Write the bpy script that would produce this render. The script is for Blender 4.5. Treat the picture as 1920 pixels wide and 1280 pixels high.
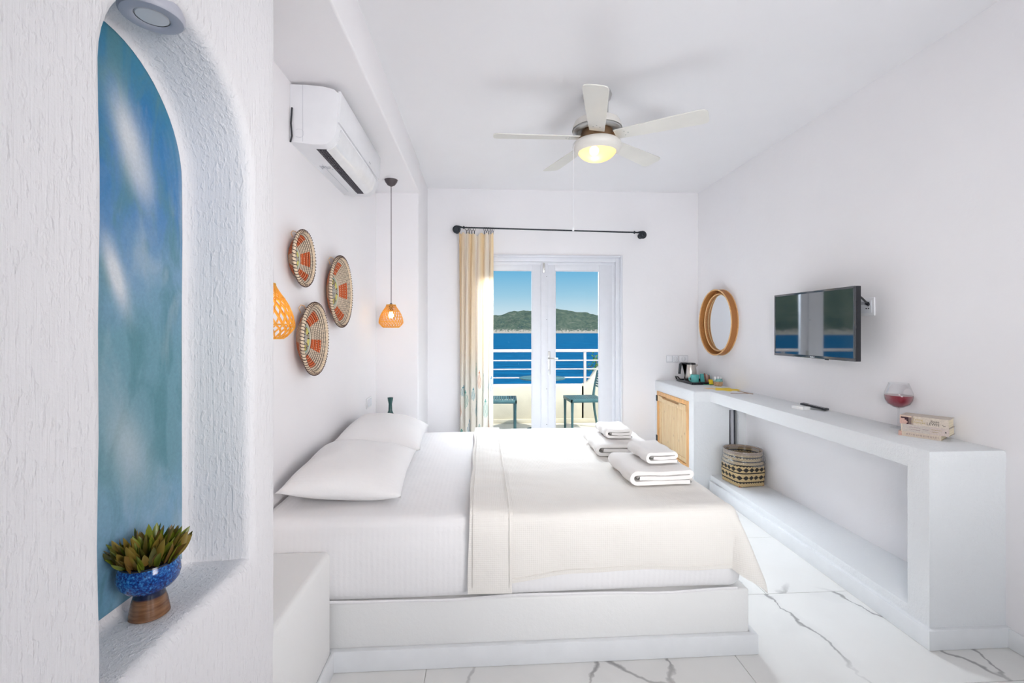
import bpy, bmesh, math, random
from mathutils import Vector, Matrix, noise
random.seed(7)
PI = math.pi
SC = bpy.context.scene
COL = SC.collection
for o in list(bpy.data.objects):
    bpy.data.objects.remove(o)
YA = -3.6                                    # wall behind the camera

# ------------------------------------------------------------------ camera, world, lights, exposure
cam_d = bpy.data.cameras.new('camera'); cam = bpy.data.objects.new('camera', cam_d); COL.objects.link(cam)
cam.location = (0, 0, 1.40)
cam.rotation_euler = (PI/2, 0, -math.atan(55/880))
cam_d.sensor_width = 36; cam_d.lens = 880/1920*36; cam_d.shift_y = -20/1920
cam_d.clip_start = .02; cam_d.clip_end = 30000
SC.camera = cam
SC.view_settings.view_transform = 'Standard'; SC.view_settings.look = 'None'
SC.view_settings.gamma = 1; SC.view_settings.use_curve_mapping = False
SC.view_settings.exposure = 0.02

world = bpy.data.worlds.new('sky'); SC.world = world; world.use_nodes = True
wn = world.node_tree.nodes; wl = world.node_tree.links; wn.clear()
w_out = wn.new('ShaderNodeOutputWorld'); w_bg = wn.new('ShaderNodeBackground')
w_tc = wn.new('ShaderNodeTexCoord'); w_sep = wn.new('ShaderNodeSeparateXYZ'); w_cr = wn.new('ShaderNodeValToRGB')
wl.new(w_tc.outputs['Generated'], w_sep.inputs[0]); wl.new(w_sep.outputs['Z'], w_cr.inputs[0])
wl.new(w_cr.outputs[0], w_bg.inputs[0]); wl.new(w_bg.outputs[0], w_out.inputs[0])
cr = w_cr.color_ramp
cr.elements[0].position = 0.0; cr.elements[0].color = (.66, .78, .82, 1)
cr.elements[1].position = 1.0; cr.elements[1].color = (.05, .17, .45, 1)
for p, c in ((.035, (.62, .77, .84, 1)), (.075, (.36, .62, .78, 1)), (.125, (.17, .48, .73, 1)), (.35, (.10, .32, .62, 1))):
    e = cr.elements.new(p); e.color = c
w_bg.inputs['Strength'].default_value = 1.0

def add_light(name, kind, loc, rot, energy, color=(1, 1, 1), **kw):
    d = bpy.data.lights.new(name, kind); d.energy = energy; d.color = color
    for k, v in kw.items(): setattr(d, k, v)
    o = bpy.data.objects.new(name, d); COL.objects.link(o); o.location = loc; o.rotation_euler = rot
    return o
sun_dir = Vector((.50, -.42, .95)).normalized()
sun = add_light('sun', 'SUN', (0, 0, 20), sun_dir.to_track_quat('Z', 'Y').to_euler(), 4.4, (1, .95, .86), angle=.009)
# fill light added at the unseen opening in the wall behind the camera
add_light('rear_fill', 'AREA', (.85, YA+.02, 1.45), (math.radians(90), 0, 0), 3, (.97, .985, 1), shape='RECTANGLE', size=2.5, size_y=2.1)
# large soft fill lights added behind the camera, out of view
def aim(a, b): return (Vector(a)-Vector(b)).to_track_quat('Z', 'Y').to_euler()
add_light('bounce_fill', 'AREA', (1.0, -1.0, 1.0), aim((1.0, -1.0, 1.0), (1.0, 3.6, 2.7)), 13, (.93, .965, 1), shape='RECTANGLE', size=1.0, size_y=.8, spread=math.radians(80))
add_light('right_fill', 'AREA', (2.0, -.7, 1.7), aim((2.1, -.7, 1.7), (-.9, 3.0, 1.25)), 15.5, (1, .965, .95), shape='RECTANGLE', size=1.2, size_y=1.2, spread=math.radians(70))
add_light('left_fill', 'AREA', (-.35, -1.0, 1.7), aim((-.45, -1.0, 1.7), (2.3, 3.4, 1.0)), 9.5, (1, .975, .93), shape='RECTANGLE', size=1.0, size_y=1.0, spread=math.radians(70))
# unseen area light added above the balcony to boost light through the door
add_light('balcony_fill', 'AREA', (.65, 6.3, 3.2), aim((.65, 6.3, 3.2), (.7, 3.2, .9)), 240, (.895, .95, 1), shape='RECTANGLE', size=2.2, size_y=1.2, spread=math.radians(60))

# ------------------------------------------------------------------ materials
def new_mat(name):
    m = bpy.data.materials.new(name); m.use_nodes = True
    return m, m.node_tree.nodes, m.node_tree.links, m.node_tree.nodes['Principled BSDF']
def tex_coord(n, l, scale=(1, 1, 1), kind='Object'):
    tc = n.new('ShaderNodeTexCoord'); mp = n.new('ShaderNodeMapping'); mp.inputs['Scale'].default_value = scale
    l.new(tc.outputs[kind], mp.inputs[0]); return mp.outputs[0]
def noise_tex(n, l, vec, scale, detail=4, rough=.5, dist=0):
    t = n.new('ShaderNodeTexNoise'); t.inputs['Scale'].default_value = scale
    t.inputs['Detail'].default_value = detail; t.inputs['Roughness'].default_value = rough
    t.inputs['Distortion'].default_value = dist
    l.new(vec, t.inputs['Vector']); return t.outputs['Fac']
def ramp(n, l, fac, stops):
    r = n.new('ShaderNodeValToRGB'); c = r.color_ramp
    while len(c.elements) < len(stops): c.elements.new(.5)
    for e, (p, col) in zip(c.elements, stops):
        e.position = p; e.color = (*col, 1) if len(col) == 3 else col
    l.new(fac, r.inputs[0]); return r.outputs[0]
def math_node(n, l, op, a, b=None, clamp=False):
    m = n.new('ShaderNodeMath'); m.operation = op; m.use_clamp = clamp
    for i, v in enumerate((a, b)):
        if v is None: continue
        if isinstance(v, (int, float)): m.inputs[i].default_value = v
        else: l.new(v, m.inputs[i])
    return m.outputs[0]
def mix_rgb(n, l, fac, a, b, mode='MIX'):
    m = n.new('ShaderNodeMix'); m.data_type = 'RGBA'; m.blend_type = mode
    for s, v in ((m.inputs[0], fac), (m.inputs[6], a), (m.inputs[7], b)):
        if isinstance(v, (int, float)): s.default_value = v
        elif isinstance(v, tuple): s.default_value = (*v, 1)
        else: l.new(v, s)
    return m.outputs[2]
def bump(n, l, b, height, strength, distance=.01, prev=None):
    bp = n.new('ShaderNodeBump'); bp.inputs['Strength'].default_value = strength
    bp.inputs['Distance'].default_value = distance
    l.new(height, bp.inputs['Height'])
    if prev: l.new(prev, bp.inputs['Normal'])
    l.new(bp.outputs[0], b.inputs['Normal']); return bp.outputs[0]

def plain(name, col, rough=.5, metal=0, var=.04, scale=14, bmp=0, bscale=60, spec=.5, vscale=(1, 1, 1), **kw):
    m, n, l, b = new_mat(name)
    v = tex_coord(n, l, vscale); f = noise_tex(n, l, v, scale)
    lo = tuple(max(0, c*(1-var)) for c in col); hi = tuple(min(1, c*(1+var)) for c in col)
    l.new(ramp(n, l, f, ((.3, lo), (.7, hi))), b.inputs['Base Color'])
    b.inputs['Roughness'].default_value = rough; b.inputs['Metallic'].default_value = metal
    b.inputs['Specular IOR Level'].default_value = spec
    if bmp: bump(n, l, b, noise_tex(n, l, v, bscale, 3), bmp, .004)
    for k, x in kw.items(): b.inputs[k].default_value = x
    return m

def plaster(name, col=(.86, .86, .87), streak=.0, lump=.3, lscale=40, fine=.2):
    m, n, l, b = new_mat(name)
    v = tex_coord(n, l); big = noise_tex(n, l, v, 1.3, 3)
    lo = tuple(c*.97 for c in col)
    l.new(ramp(n, l, big, ((.3, lo), (.7, col))), b.inputs['Base Color'])
    b.inputs['Roughness'].default_value = .75; b.inputs['Specular IOR Level'].default_value = .25
    lum = noise_tex(n, l, v, lscale, 4, .55)
    nb = bump(n, l, b, lum, lump, .006)
    if streak:
        vs = tex_coord(n, l, (1, 1, .035)); st = noise_tex(n, l, vs, 150, 3, .6)
        nb = bump(n, l, b, st, streak, .004, nb)
        vd = tex_coord(n, l, (1, 1, .45)); dr = noise_tex(n, l, vd, 85, 3, .5)
        dr = ramp(n, l, dr, ((.52, (0, 0, 0)), (.68, (1, 1, 1))))
        nb = bump(n, l, b, dr, streak*.8, .004, nb)
    if fine: bump(n, l, b, noise_tex(n, l, v, 220, 2), fine, .002, nb)
    return m

M = {}
M['plaster'] = plaster('smooth_plaster', (.885, .865, .885), 0, .16, 30, .12)
M['plaster_ceiling'] = plaster('ceiling_plaster', (.87, .855, .875), 0, .06, 18, .05)
M['plaster_rough'] = plaster('rough_streaked_plaster', (.84, .825, .845), .5, .12, 60, .3)
M['plaster_console'] = plaster('console_plaster', (.85, .86, .88), .22, .4, 55, .3)
M['plaster_bed'] = plaster('bed_plaster', (.86, .855, .85), 0, .25, 35, .2)
M['skirting'] = plain('painted_skirting', (.84, .85, .87), .45, var=.02, bmp=.15, bscale=40)
M['white_paint'] = plain('white_gloss_paint', (.74, .75, .80), .35, var=.015)
M['white_plastic'] = plain('white_plastic', (.82, .82, .85), .3, var=.015)
M['grey_plastic'] = plain('grey_plastic', (.55, .55, .6), .4, var=.03)
M['dark_plastic'] = plain('dark_plastic', (.02, .022, .028), .35, var=.1)
M['black'] = plain('black_lacquer', (.012, .013, .018), .2, var=.1)
M['iron'] = plain('dark_wrought_iron', (.02, .025, .032), .45, metal=.3, var=.3, scale=80, bmp=.3, bscale=150)
M['steel'] = plain('brushed_steel', (.62, .58, .54), .28, metal=1, var=.12, scale=6, vscale=(40, 40, .3))
M['nickel'] = plain('satin_nickel', (.55, .55, .54), .35, metal=.9, var=.05)
M['cream_metal'] = plain('cream_painted_metal', (.72, .69, .65), .35, var=.03)
M['fan_blade'] = plain('fan_blade_lacquer', (.72, .70, .66), .45, var=.03, scale=5)
M['bronze'] = plain('brown_motor_metal', (.22, .13, .07), .5, metal=.4, var=.2)
M['cord'] = plain('dark_cord', (.05, .035, .035), .6)
M['canopy'] = plain('dark_canopy_metal', (.07, .055, .06), .45, var=.1)
M['gap_shade'] = plain('dark_gap_shade', (.05, .055, .07), .8, var=.3)  # dark colour that stands in for shade inside the cabinet
M['teal_ceramic'] = plain('teal_glaze', (.14, .56, .55), .2, var=.12, scale=40)
M['pot_brown'] = plain('tan_stoneware', (.45, .28, .15), .45, var=.25, scale=60)
M['pot_teal'] = plain('teal_band_glaze', (.18, .40, .38), .25, var=.3, scale=70)
M['yellow'] = plain('yellow_paper', (.95, .68, .03), .6, var=.06)
M['pale_yellow'] = plain('pale_orange_paper', (.9, .62, .32), .6, var=.06)
M['red'] = plain('red_paper', (.75, .13, .06), .6)
M['green'] = plain('green_paper', (.03, .32, .14), .5)
M['brown_paper'] = plain('brown_stick_packet', (.30, .17, .13), .5, var=.3, scale=60)
M['pink_paper'] = plain('pink_paper', (.75, .42, .38), .6)
M['paper'] = plain('white_paper', (.88, .88, .88), .7, var=.02)
M['book_page'] = plain('book_pages', (.80, .70, .53), .8, var=.12, scale=3, vscale=(1, 1, 200))
M['ink'] = plain('dark_ink', (.03, .03, .03), .7)
M['gold_ink'] = plain('ochre_ink', (.48, .36, .15), .6)
M['purple_ink'] = plain('faded_purple_ink', (.42, .28, .33), .6)
M['soil'] = plain('dark_soil', (.02, .012, .006), .9, var=.5, scale=80)
M['wood_stick'] = plain('thin_brown_wood', (.42, .26, .18), .5)
M['rail_paint'] = plain('white_rail_paint', (.60, .53, .50), .5, var=.03)
M['green_plastic'] = plain('teal_green_resin', (.05, .125, .13), .45, var=.08)
M['leaf_dark'] = plain('balcony_leaf', (.10, .25, .03), .5, var=.4, scale=30)
M['rattan_light'] = plain('pale_rattan_rim', (.72, .44, .20), .5, var=.15, scale=50)
M['stitch'] = plain('dark_palm_stitch', (.07, .035, .03), .7, var=.3, scale=60)

# matte bedding
def fabric(name, col, stripes=0, waffle=0, axis='X', rough=.9):
    m, n, l, b = new_mat(name)
    v = tex_coord(n, l); f = noise_tex(n, l, v, 5, 4)
    l.new(ramp(n, l, f, ((.3, tuple(c*.975 for c in col)), (.7, col))), b.inputs['Base Color'])
    b.inputs['Roughness'].default_value = rough; b.inputs['Specular IOR Level'].default_value = .15
    b.inputs['Sheen Weight'].default_value = .15
    nb = bump(n, l, b, noise_tex(n, l, v, 9, 4, .6), .22, .02)
    if stripes:
        w = n.new('ShaderNodeTexWave'); w.bands_direction = axis; w.inputs['Scale'].default_value = stripes
        l.new(v, w.inputs['Vector']); nb = bump(n, l, b, w.outputs['Fac'], .10, .003, nb)
    if waffle:
        for ax in ('X', 'Y', 'Z'):
            w = n.new('ShaderNodeTexWave'); w.bands_direction = ax; w.inputs['Scale'].default_value = waffle
            l.new(v, w.inputs['Vector']); nb = bump(n, l, b, w.outputs['Fac'], .14, .0035, nb)
    bump(n, l, b, noise_tex(n, l, v, 400, 2), .15, .001, nb)
    return m
M['sheet'] = fabric('satin_stripe_sheet', (.87, .855, .865), stripes=14)
M['pillowcase'] = fabric('striped_pillowcase', (.88, .865, .87), stripes=16, axis='Y')
M['blanket'] = fabric('waffle_cotton_blanket', (.82, .785, .745), waffle=38)
M['towel'] = fabric('cotton_towel', (.83, .80, .785), rough=1)

# painted panel of the niche: blues, teals and white clouds brushed on
m, n, l, b = new_mat('painted_sky_mural'); M['mural'] = m
v = tex_coord(n, l); sep = n.new('ShaderNodeSeparateXYZ'); l.new(v, sep.inputs[0])
big = noise_tex(n, l, tex_coord(n, l, (1, 2.2, 1.6)), 2.6, 5, .55, .6)
zz = math_node(n, l, 'ADD', sep.outputs['Z'], math_node(n, l, 'MULTIPLY', math_node(n, l, 'SUBTRACT', big, .5), .55))
base = ramp(n, l, math_node(n, l, 'MULTIPLY', math_node(n, l, 'SUBTRACT', zz, .75), .78),
            ((.0, (.09, .30, .44)), (.13, (.22, .40, .56)), (.30, (.16, .33, .40)), (.46, (.16, .34, .42)), (.62, (.20, .36, .52)), (.74, (.10, .26, .50)), (.86, (.03, .20, .45)), (1, (.05, .24, .34))))
teal = ramp(n, l, noise_tex(n, l, tex_coord(n, l, (1, 3.5, 1.4)), 4.5, 4, .5, .8), ((.48, (0, 0, 0)), (.66, (1, 1, 1))))
c1 = mix_rgb(n, l, math_node(n, l, 'MULTIPLY', teal, .75), base, (.09, .25, .29))
cl = ramp(n, l, noise_tex(n, l, tex_coord(n, l, (1, 3.0, 1.0)), 3.1, 5, .5, .5), ((.50, (0, 0, 0)), (.72, (1, 1, 1))))
c2 = mix_rgb(n, l, math_node(n, l, 'MULTIPLY', cl, .75), c1, (.42, .52, .60))
for (cy, cz, sy, sz, am) in ((1.105, 1.83, .040, .085, .85), (1.065, 1.52, .022, .065, .95), (1.135, 1.76, .035, .05, .5), (1.10, 1.14, .05, .10, .35)):
    dy = math_node(n, l, 'DIVIDE', math_node(n, l, 'SUBTRACT', math_node(n, l, 'ADD', sep.outputs['Y'], math_node(n, l, 'MULTIPLY', sep.outputs['Z'], .35)), cy+cz*.35), sy)
    dz = math_node(n, l, 'DIVIDE', math_node(n, l, 'SUBTRACT', sep.outputs['Z'], cz), sz)
    rr = math_node(n, l, 'ADD', math_node(n, l, 'MULTIPLY', dy, dy), math_node(n, l, 'MULTIPLY', dz, dz))
    rr = math_node(n, l, 'ADD', rr, math_node(n, l, 'MULTIPLY', math_node(n, l, 'SUBTRACT', cl, .5), .5))
    g = math_node(n, l, 'MULTIPLY', math_node(n, l, 'POWER', 2.72, math_node(n, l, 'MULTIPLY', rr, -1)), am, True)
    c2 = mix_rgb(n, l, g, c2, (.68, .72, .76))
fine_n = ramp(n, l, noise_tex(n, l, tex_coord(n, l, (1, 1, 1)), 120, 4, .7), ((.3, (.86, .86, .86)), (.7, (1.0, 1.0, 1.0))))
c2 = mix_rgb(n, l, 1.0, c2, fine_n, 'MULTIPLY')
l.new(c2, b.inputs['Base Color']); b.inputs['Roughness'].default_value = .7
bump(n, l, b, noise_tex(n, l, v, 90, 4), .35, .004)

# marble tile
m, n, l, b = new_mat('white_marble_porcelain'); M['marble'] = m
v = tex_coord(n, l)
info = n.new('ShaderNodeObjectInfo')
off = n.new('ShaderNodeCombineXYZ'); l.new(math_node(n, l, 'MULTIPLY', info.outputs['Random'], 23), off.inputs[0]); l.new(math_node(n, l, 'MULTIPLY', info.outputs['Random'], 57), off.inputs[1])
va = n.new('ShaderNodeVectorMath'); va.operation = 'ADD'; l.new(v, va.inputs[0]); l.new(off.outputs[0], va.inputs[1])
w1 = n.new('ShaderNodeTexNoise'); w1.inputs['Scale'].default_value = 3.0; w1.inputs['Detail'].default_value = 5; l.new(va.outputs[0], w1.inputs['Vector'])
ws = n.new('ShaderNodeVectorMath'); ws.operation = 'SCALE'; ws.inputs['Scale'].default_value = .42; l.new(w1.outputs['Color'], ws.inputs[0])
vb = n.new('ShaderNodeVectorMath'); vb.operation = 'ADD'; l.new(va.outputs[0], vb.inputs[0]); l.new(ws.outputs[0], vb.inputs[1])
mpv = n.new('ShaderNodeMapping'); mpv.inputs['Scale'].default_value = (1.5, .75, 0); mpv.inputs['Rotation'].default_value = (0, 0, .35); l.new(vb.outputs[0], mpv.inputs[0])
vo = n.new('ShaderNodeTexVoronoi'); vo.feature = 'DISTANCE_TO_EDGE'; vo.inputs['Scale'].default_value = 1.25; l.new(mpv.outputs[0], vo.inputs['Vector'])
thick = noise_tex(n, l, va.outputs[0], 5, 4)
vd = math_node(n, l, 'DIVIDE', vo.outputs['Distance'], math_node(n, l, 'ADD', math_node(n, l, 'POWER', thick, 3), .02))
vein = ramp(n, l, vd, ((.0, (1, 1, 1)), (.07, (.75, .75, .75)), (.14, (0, 0, 0))))
mask = ramp(n, l, noise_tex(n, l, va.outputs[0], 1.4, 2), ((.42, (0, 0, 0)), (.55, (1, 1, 1))))
halo = ramp(n, l, vd, ((.0, (.25, .25, .25)), (.9, (0, 0, 0))))
cloud = ramp(n, l, noise_tex(n, l, va.outputs[0], 2.2, 5), ((.3, (.80, .785, .765)), (.7, (.85, .84, .825))))
cc = mix_rgb(n, l, math_node(n, l, 'MULTIPLY', halo, mask), cloud, (.62, .62, .62))
cc = mix_rgb(n, l, math_node(n, l, 'MULTIPLY', math_node(n, l, 'MULTIPLY', vein, mask), .9), cc, (.30, .29, .29))
l.new(cc, b.inputs['Base Color']); b.inputs['Roughness'].default_value = .22; b.inputs['Specular IOR Level'].default_value = .4

# pine
m, n, l, b = new_mat('knotty_pine'); M['pine'] = m
v = tex_coord(n, l, (1, 9, .55)); g = noise_tex(n, l, v, 7, 5, .6, .6)
cpi = ramp(n, l, g, ((.25, (.72, .46, .23)), (.5, (.82, .60, .34)), (.75, (.88, .70, .45))))
kn = n.new('ShaderNodeTexVoronoi'); kn.inputs['Scale'].default_value = 8; l.new(tex_coord(n, l, (1, 1.6, .8)), kn.inputs['Vector'])
kf = ramp(n, l, kn.outputs['Distance'], ((.03, (1, 1, 1)), (.12, (0, 0, 0))))
l.new(mix_rgb(n, l, math_node(n, l, 'MULTIPLY', kf, .7), cpi, (.35, .17, .07)), b.inputs['Base Color']); b.inputs['Roughness'].default_value = .5
M['pine_frame'] = plain('orange_pine_frame', (.78, .43, .17), .45, var=.15, scale=9, vscale=(1, 6, .8))

# vertex-painted material (print, woven colour)
def painted(name, rough=.7, bmp=.0, spec=.3):
    m, n, l, b = new_mat(name); a = n.new('ShaderNodeAttribute'); a.attribute_name = 'Col'
    v = tex_coord(n, l); f = ramp(n, l, noise_tex(n, l, v, 180, 3), ((.3, (.82, .82, .82)), (.7, (1, 1, 1))))
    l.new(mix_rgb(n, l, 1.0, a.outputs['Color'], f, 'MULTIPLY'), b.inputs['Base Color'])
    b.inputs['Roughness'].default_value = rough; b.inputs['Specular IOR Level'].default_value = spec
    if bmp: bump(n, l, b, noise_tex(n, l, v, 250, 2), bmp, .002)
    return m
M['painted'] = painted('dyed_woven_palm', .75, .4)
M['print'] = painted('printed_cover', .45)
# curtain: thin cotton that lets light through
m, n, l, b = new_mat('sheer_printed_cotton'); M['curtain'] = m
a = n.new('ShaderNodeAttribute'); a.attribute_name = 'Col'
b.inputs['Roughness'].default_value = .9; l.new(a.outputs['Color'], b.inputs['Base Color'])
tr = n.new('ShaderNodeBsdfTranslucent'); l.new(a.outputs['Color'], tr.inputs[0])
mx = n.new('ShaderNodeMixShader'); mx.inputs[0].default_value = .22
l.new(b.outputs[0], mx.inputs[1]); l.new(tr.outputs[0], mx.inputs[2]); l.new(mx.outputs[0], n['Material Output'].inputs[0])
# rattan weave of the mirror drum
m, n, l, b = new_mat('woven_rattan_drum'); M['rattan'] = m
w = n.new('ShaderNodeTexChecker'); w.inputs['Scale'].default_value = 130; l.new(tex_coord(n, l), w.inputs['Vector'])
w.inputs['Color1'].default_value = (.52, .22, .06, 1); w.inputs['Color2'].default_value = (.33, .12, .03, 1)
l.new(w.outputs['Color'], b.inputs['Base Color']); b.inputs['Roughness'].default_value = .5
bump(n, l, b, w.outputs['Fac'], .5, .002)
# glowing-through rattan of lamp shades (plain material, lit by its bulb)
m, n, l, b = new_mat('amber_lamp_rattan'); M['lamp_rattan'] = m
f = noise_tex(n, l, tex_coord(n, l), 60, 3)
cr_ = ramp(n, l, f, ((.3, (.85, .46, .07)), (.7, (.95, .64, .14)))); l.new(cr_, b.inputs['Base Color'])
b.inputs['Roughness'].default_value = .5
tr = n.new('ShaderNodeBsdfTranslucent'); l.new(cr_, tr.inputs[0]); mx = n.new('ShaderNodeMixShader'); mx.inputs[0].default_value = .5
l.new(b.outputs[0], mx.inputs[1]); l.new(tr.outputs[0], mx.inputs[2]); l.new(mx.outputs[0], n['Material Output'].inputs[0])
# glass
def glassy(name, tint=(1, 1, 1), refl=.08, rough=.0):
    m, n, l, b = new_mat(name); n.remove(b)
    t = n.new('ShaderNodeBsdfTransparent'); t.inputs[0].default_value = (*tint, 1)
    g = n.new('ShaderNodeBsdfGlossy'); g.inputs['Roughness'].default_value = rough
    lw = n.new('ShaderNodeLayerWeight'); lw.inputs['Blend'].default_value = .35
    f = math_node(n, l, 'ADD', math_node(n, l, 'MULTIPLY', lw.outputs['Facing'], .55), refl, True)
    mx = n.new('ShaderNodeMixShader'); l.new(f, mx.inputs[0]); l.new(t.outputs[0], mx.inputs[1]); l.new(g.outputs[0], mx.inputs[2])
    l.new(mx.outputs[0], n['Material Output'].inputs[0]); return m
M['pane'] = glassy('window_glass', (.97, .985, .99), .0)
n_ = M['pane'].node_tree.nodes
for x in n_:
    if x.type == 'MATH' and x.operation == 'MULTIPLY': x.inputs[1].default_value = .04
M['wine_glass'] = glassy('thin_wine_glass', (.975, .98, .985), .02)
M['liner'] = glassy('clear_plastic_liner', (.86, .87, .90), .10, .25)
M['wine'] = plain('red_wine', (.30, .025, .05), .08, var=.02, **{'Transmission Weight': .25})
m, n, l, b = new_mat('mirror_silver'); M['mirror'] = m
b.inputs['Base Color'].default_value = (.80, .84, .88, 1); b.inputs['Metallic'].default_value = 1; b.inputs['Roughness'].default_value = .02
m, n, l, b = new_mat('tv_screen_glass'); M['screen'] = m
b.inputs['Base Color'].default_value = (.006, .009, .014, 1); b.inputs['Roughness'].default_value = .035; b.inputs['IOR'].default_value = 3.2
def emit(name, col, s):
    m, n, l, b = new_mat(name); b.inputs['Emission Color'].default_value = (*col, 1); b.inputs['Emission Strength'].default_value = s
    b.inputs['Base Color'].default_value = (*col, 1); return m
M['bulb'] = emit('warm_bulb', (1, .78, .38), 22)
M['fan_bulb'] = emit('fan_bulb', (1, .80, .42), 9)
m, n, l, b = new_mat('frosted_lamp_bowl'); M['bowl'] = m
b.inputs['Base Color'].default_value = (.86, .72, .48, 1); b.inputs['Roughness'].default_value = .25
b.inputs['Emission Color'].default_value = (1, .70, .34, 1); b.inputs['Emission Strength'].default_value = .38
t = n.new('ShaderNodeBsdfTransparent'); t.inputs[0].default_value = (1, .88, .62, 1)
tl = n.new('ShaderNodeBsdfTranslucent'); tl.inputs[0].default_value = (1, .80, .45, 1)
mx = n.new('ShaderNodeMixShader'); mx.inputs[0].default_value = .4; l.new(b.outputs[0], mx.inputs[1]); l.new(tl.outputs[0], mx.inputs[2])
mx2 = n.new('ShaderNodeMixShader'); mx2.inputs[0].default_value = .3; l.new(mx.outputs[0], mx2.inputs[1]); l.new(t.outputs[0], mx2.inputs[2])
l.new(mx2.outputs[0], n['Material Output'].inputs[0])
M['downlight_lens'] = plain('opal_lens', (.72, .72, .74), .4, var=.01)
M['downlight_ring'] = plain('grey_lilac_ring', (.46, .47, .54), .4, var=.02)

# speckled blue glaze
m, n, l, b = new_mat('speckled_blue_glaze'); M['blue_glaze'] = m
v = tex_coord(n, l); f = noise_tex(n, l, v, 210, 4, .7); f2 = noise_tex(n, l, v, 22, 3)
c = ramp(n, l, math_node(n, l, 'ADD', math_node(n, l, 'MULTIPLY', f, .75), math_node(n, l, 'MULTIPLY', f2, .25)), ((.40, (.002, .010, .08)), (.51, (.006, .06, .30)), (.60, (.03, .22, .55)), (.71, (.25, .5, .75))))
l.new(c, b.inputs['Base Color']); b.inputs['Roughness'].default_value = .12
m, n, l, b = new_mat('brown_pot_foot'); M['foot_glaze'] = m
v = tex_coord(n, l, (1, 1, 8)); c = ramp(n, l, noise_tex(n, l, v, 22, 4), ((.3, (.11, .045, .02)), (.7, (.27, .13, .06))))
sp = n.new('ShaderNodeSeparateXYZ'); l.new(tex_coord(n, l), sp.inputs[0])
band = ramp(n, l, math_node(n, l, 'ADD', math_node(n, l, 'MULTIPLY', sp.outputs['Z'], 10), math_node(n, l, 'MULTIPLY', noise_tex(n, l, tex_coord(n, l), 25, 2), .06)), ((.44, (0, 0, 0)), (.47, (1, 1, 1))))
l.new(mix_rgb(n, l, band, c, (.008, .012, .04)), b.inputs['Base Color']); b.inputs['Roughness'].default_value = .18
M['plant_leaf'] = painted('glossy_olive_leaf', .35, 0, .5)

# outdoors
M['cream_render'] = plain('cream_render', (.70, .64, .50), .85, var=.05, scale=6, bmp=.3, bscale=70)
M['balcony_tile'] = plain('pale_balcony_floor', (.78, .72, .60), .7, var=.06)
m, n, l, b = new_mat('deep_blue_sea'); M['sea'] = m
v = tex_coord(n, l, (.012, .05, 1)); f = noise_tex(n, l, v, 2.2, 6, .6)
v2 = tex_coord(n, l, (.10, .35, 1)); f2 = noise_tex(n, l, v2, 1.6, 4, .6)
c = ramp(n, l, math_node(n, l, 'ADD', math_node(n, l, 'MULTIPLY', f, .5), math_node(n, l, 'MULTIPLY', f2, .5)), ((.36, (.0, .05, .13)), (.5, (.001, .13, .29)), (.64, (.006, .20, .40))))
l.new(c, b.inputs['Base Color']); b.inputs['Roughness'].default_value = .55; b.inputs['Specular IOR Level'].default_value = .06
m, n, l, b = new_mat('scrub_hillside'); M['hill'] = m
v = tex_coord(n, l); f = noise_tex(n, l, v, .012, 7, .62); f2 = noise_tex(n, l, v, .055, 5, .6)
c = ramp(n, l, math_node(n, l, 'ADD', math_node(n, l, 'MULTIPLY', f, .45), math_node(n, l, 'MULTIPLY', f2, .55)), ((.36, (.05, .085, .085)), (.5, (.10, .14, .10)), (.66, (.20, .215, .17))))
sp = n.new('ShaderNodeSeparateXYZ'); l.new(v, sp.inputs[0])
hh = math_node(n, l, 'ADD', math_node(n, l, 'MULTIPLY', sp.outputs['Z'], .01), math_node(n, l, 'MULTIPLY', math_node(n, l, 'SUBTRACT', f2, .5), 1.1))
rock = ramp(n, l, hh, ((.16, (1, 1, 1)), (.34, (0, 0, 0))))
l.new(mix_rgb(n, l, math_node(n, l, 'MULTIPLY', rock, .8), c, (.62, .53, .44)), b.inputs['Base Color']); b.inputs['Roughness'].default_value = 1
b.inputs['Specular IOR Level'].default_value = 0

# ------------------------------------------------------------------ mesh helpers
def finish(bm, name, mat, parent=None, local=False, angle=38, kind=None, label=None):
    """link bm as one mesh object; vertices are in world space unless local is set"""
    bm.normal_update()
    lim = math.radians(angle)
    for e in bm.edges:
        e.smooth = not (len(e.link_faces) == 2 and e.calc_face_angle(0) > lim)
    for f in bm.faces: f.smooth = True
    o = bpy.data.objects.new(name, None)
    me = bpy.data.meshes.new(name)
    if parent is not None and not local:
        w = wloc(parent); bmesh.ops.translate(bm, vec=-w, verts=bm.verts)
    bm.to_mesh(me); bm.free()
    bpy.data.objects.remove(o); o = bpy.data.objects.new(name, me)
    for mm in (mat if isinstance(mat, (list, tuple)) else [mat]): me.materials.append(mm)
    COL.objects.link(o)
    if parent is not None: o.parent = parent
    if kind: o['kind'] = kind
    if label: o['label'] = label
    return o
def wloc(o):
    v = Vector((0, 0, 0))
    while o is not None: v = v+o.location; o = o.parent
    return v
def thing(name, label, cat, loc=(0, 0, 0), group=None, rotz=0):
    o = bpy.data.objects.new(name, None); COL.objects.link(o); o.location = loc; o.rotation_euler.z = rotz
    o.empty_display_size = .05
    tag(o, label, cat, group); return o
def tag(o, label, cat, group=None):
    o['label'] = label; o['category'] = cat
    if group: o['group'] = group
    return o
def origin(o, loc):
    """move a top-level mesh object's origin to loc without moving the mesh"""
    loc = Vector(loc); o.data.transform(Matrix.Translation(-loc)); o.location = loc; return o
def struct(name, bm, mat, **k):
    return finish(bm, name, mat, kind='structure', **k)
def dup_tree(o, parent=None):
    c = o.copy(); COL.objects.link(c); c.parent = parent
    for ch in list(o.children): dup_tree(ch, c)
    return c

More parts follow.
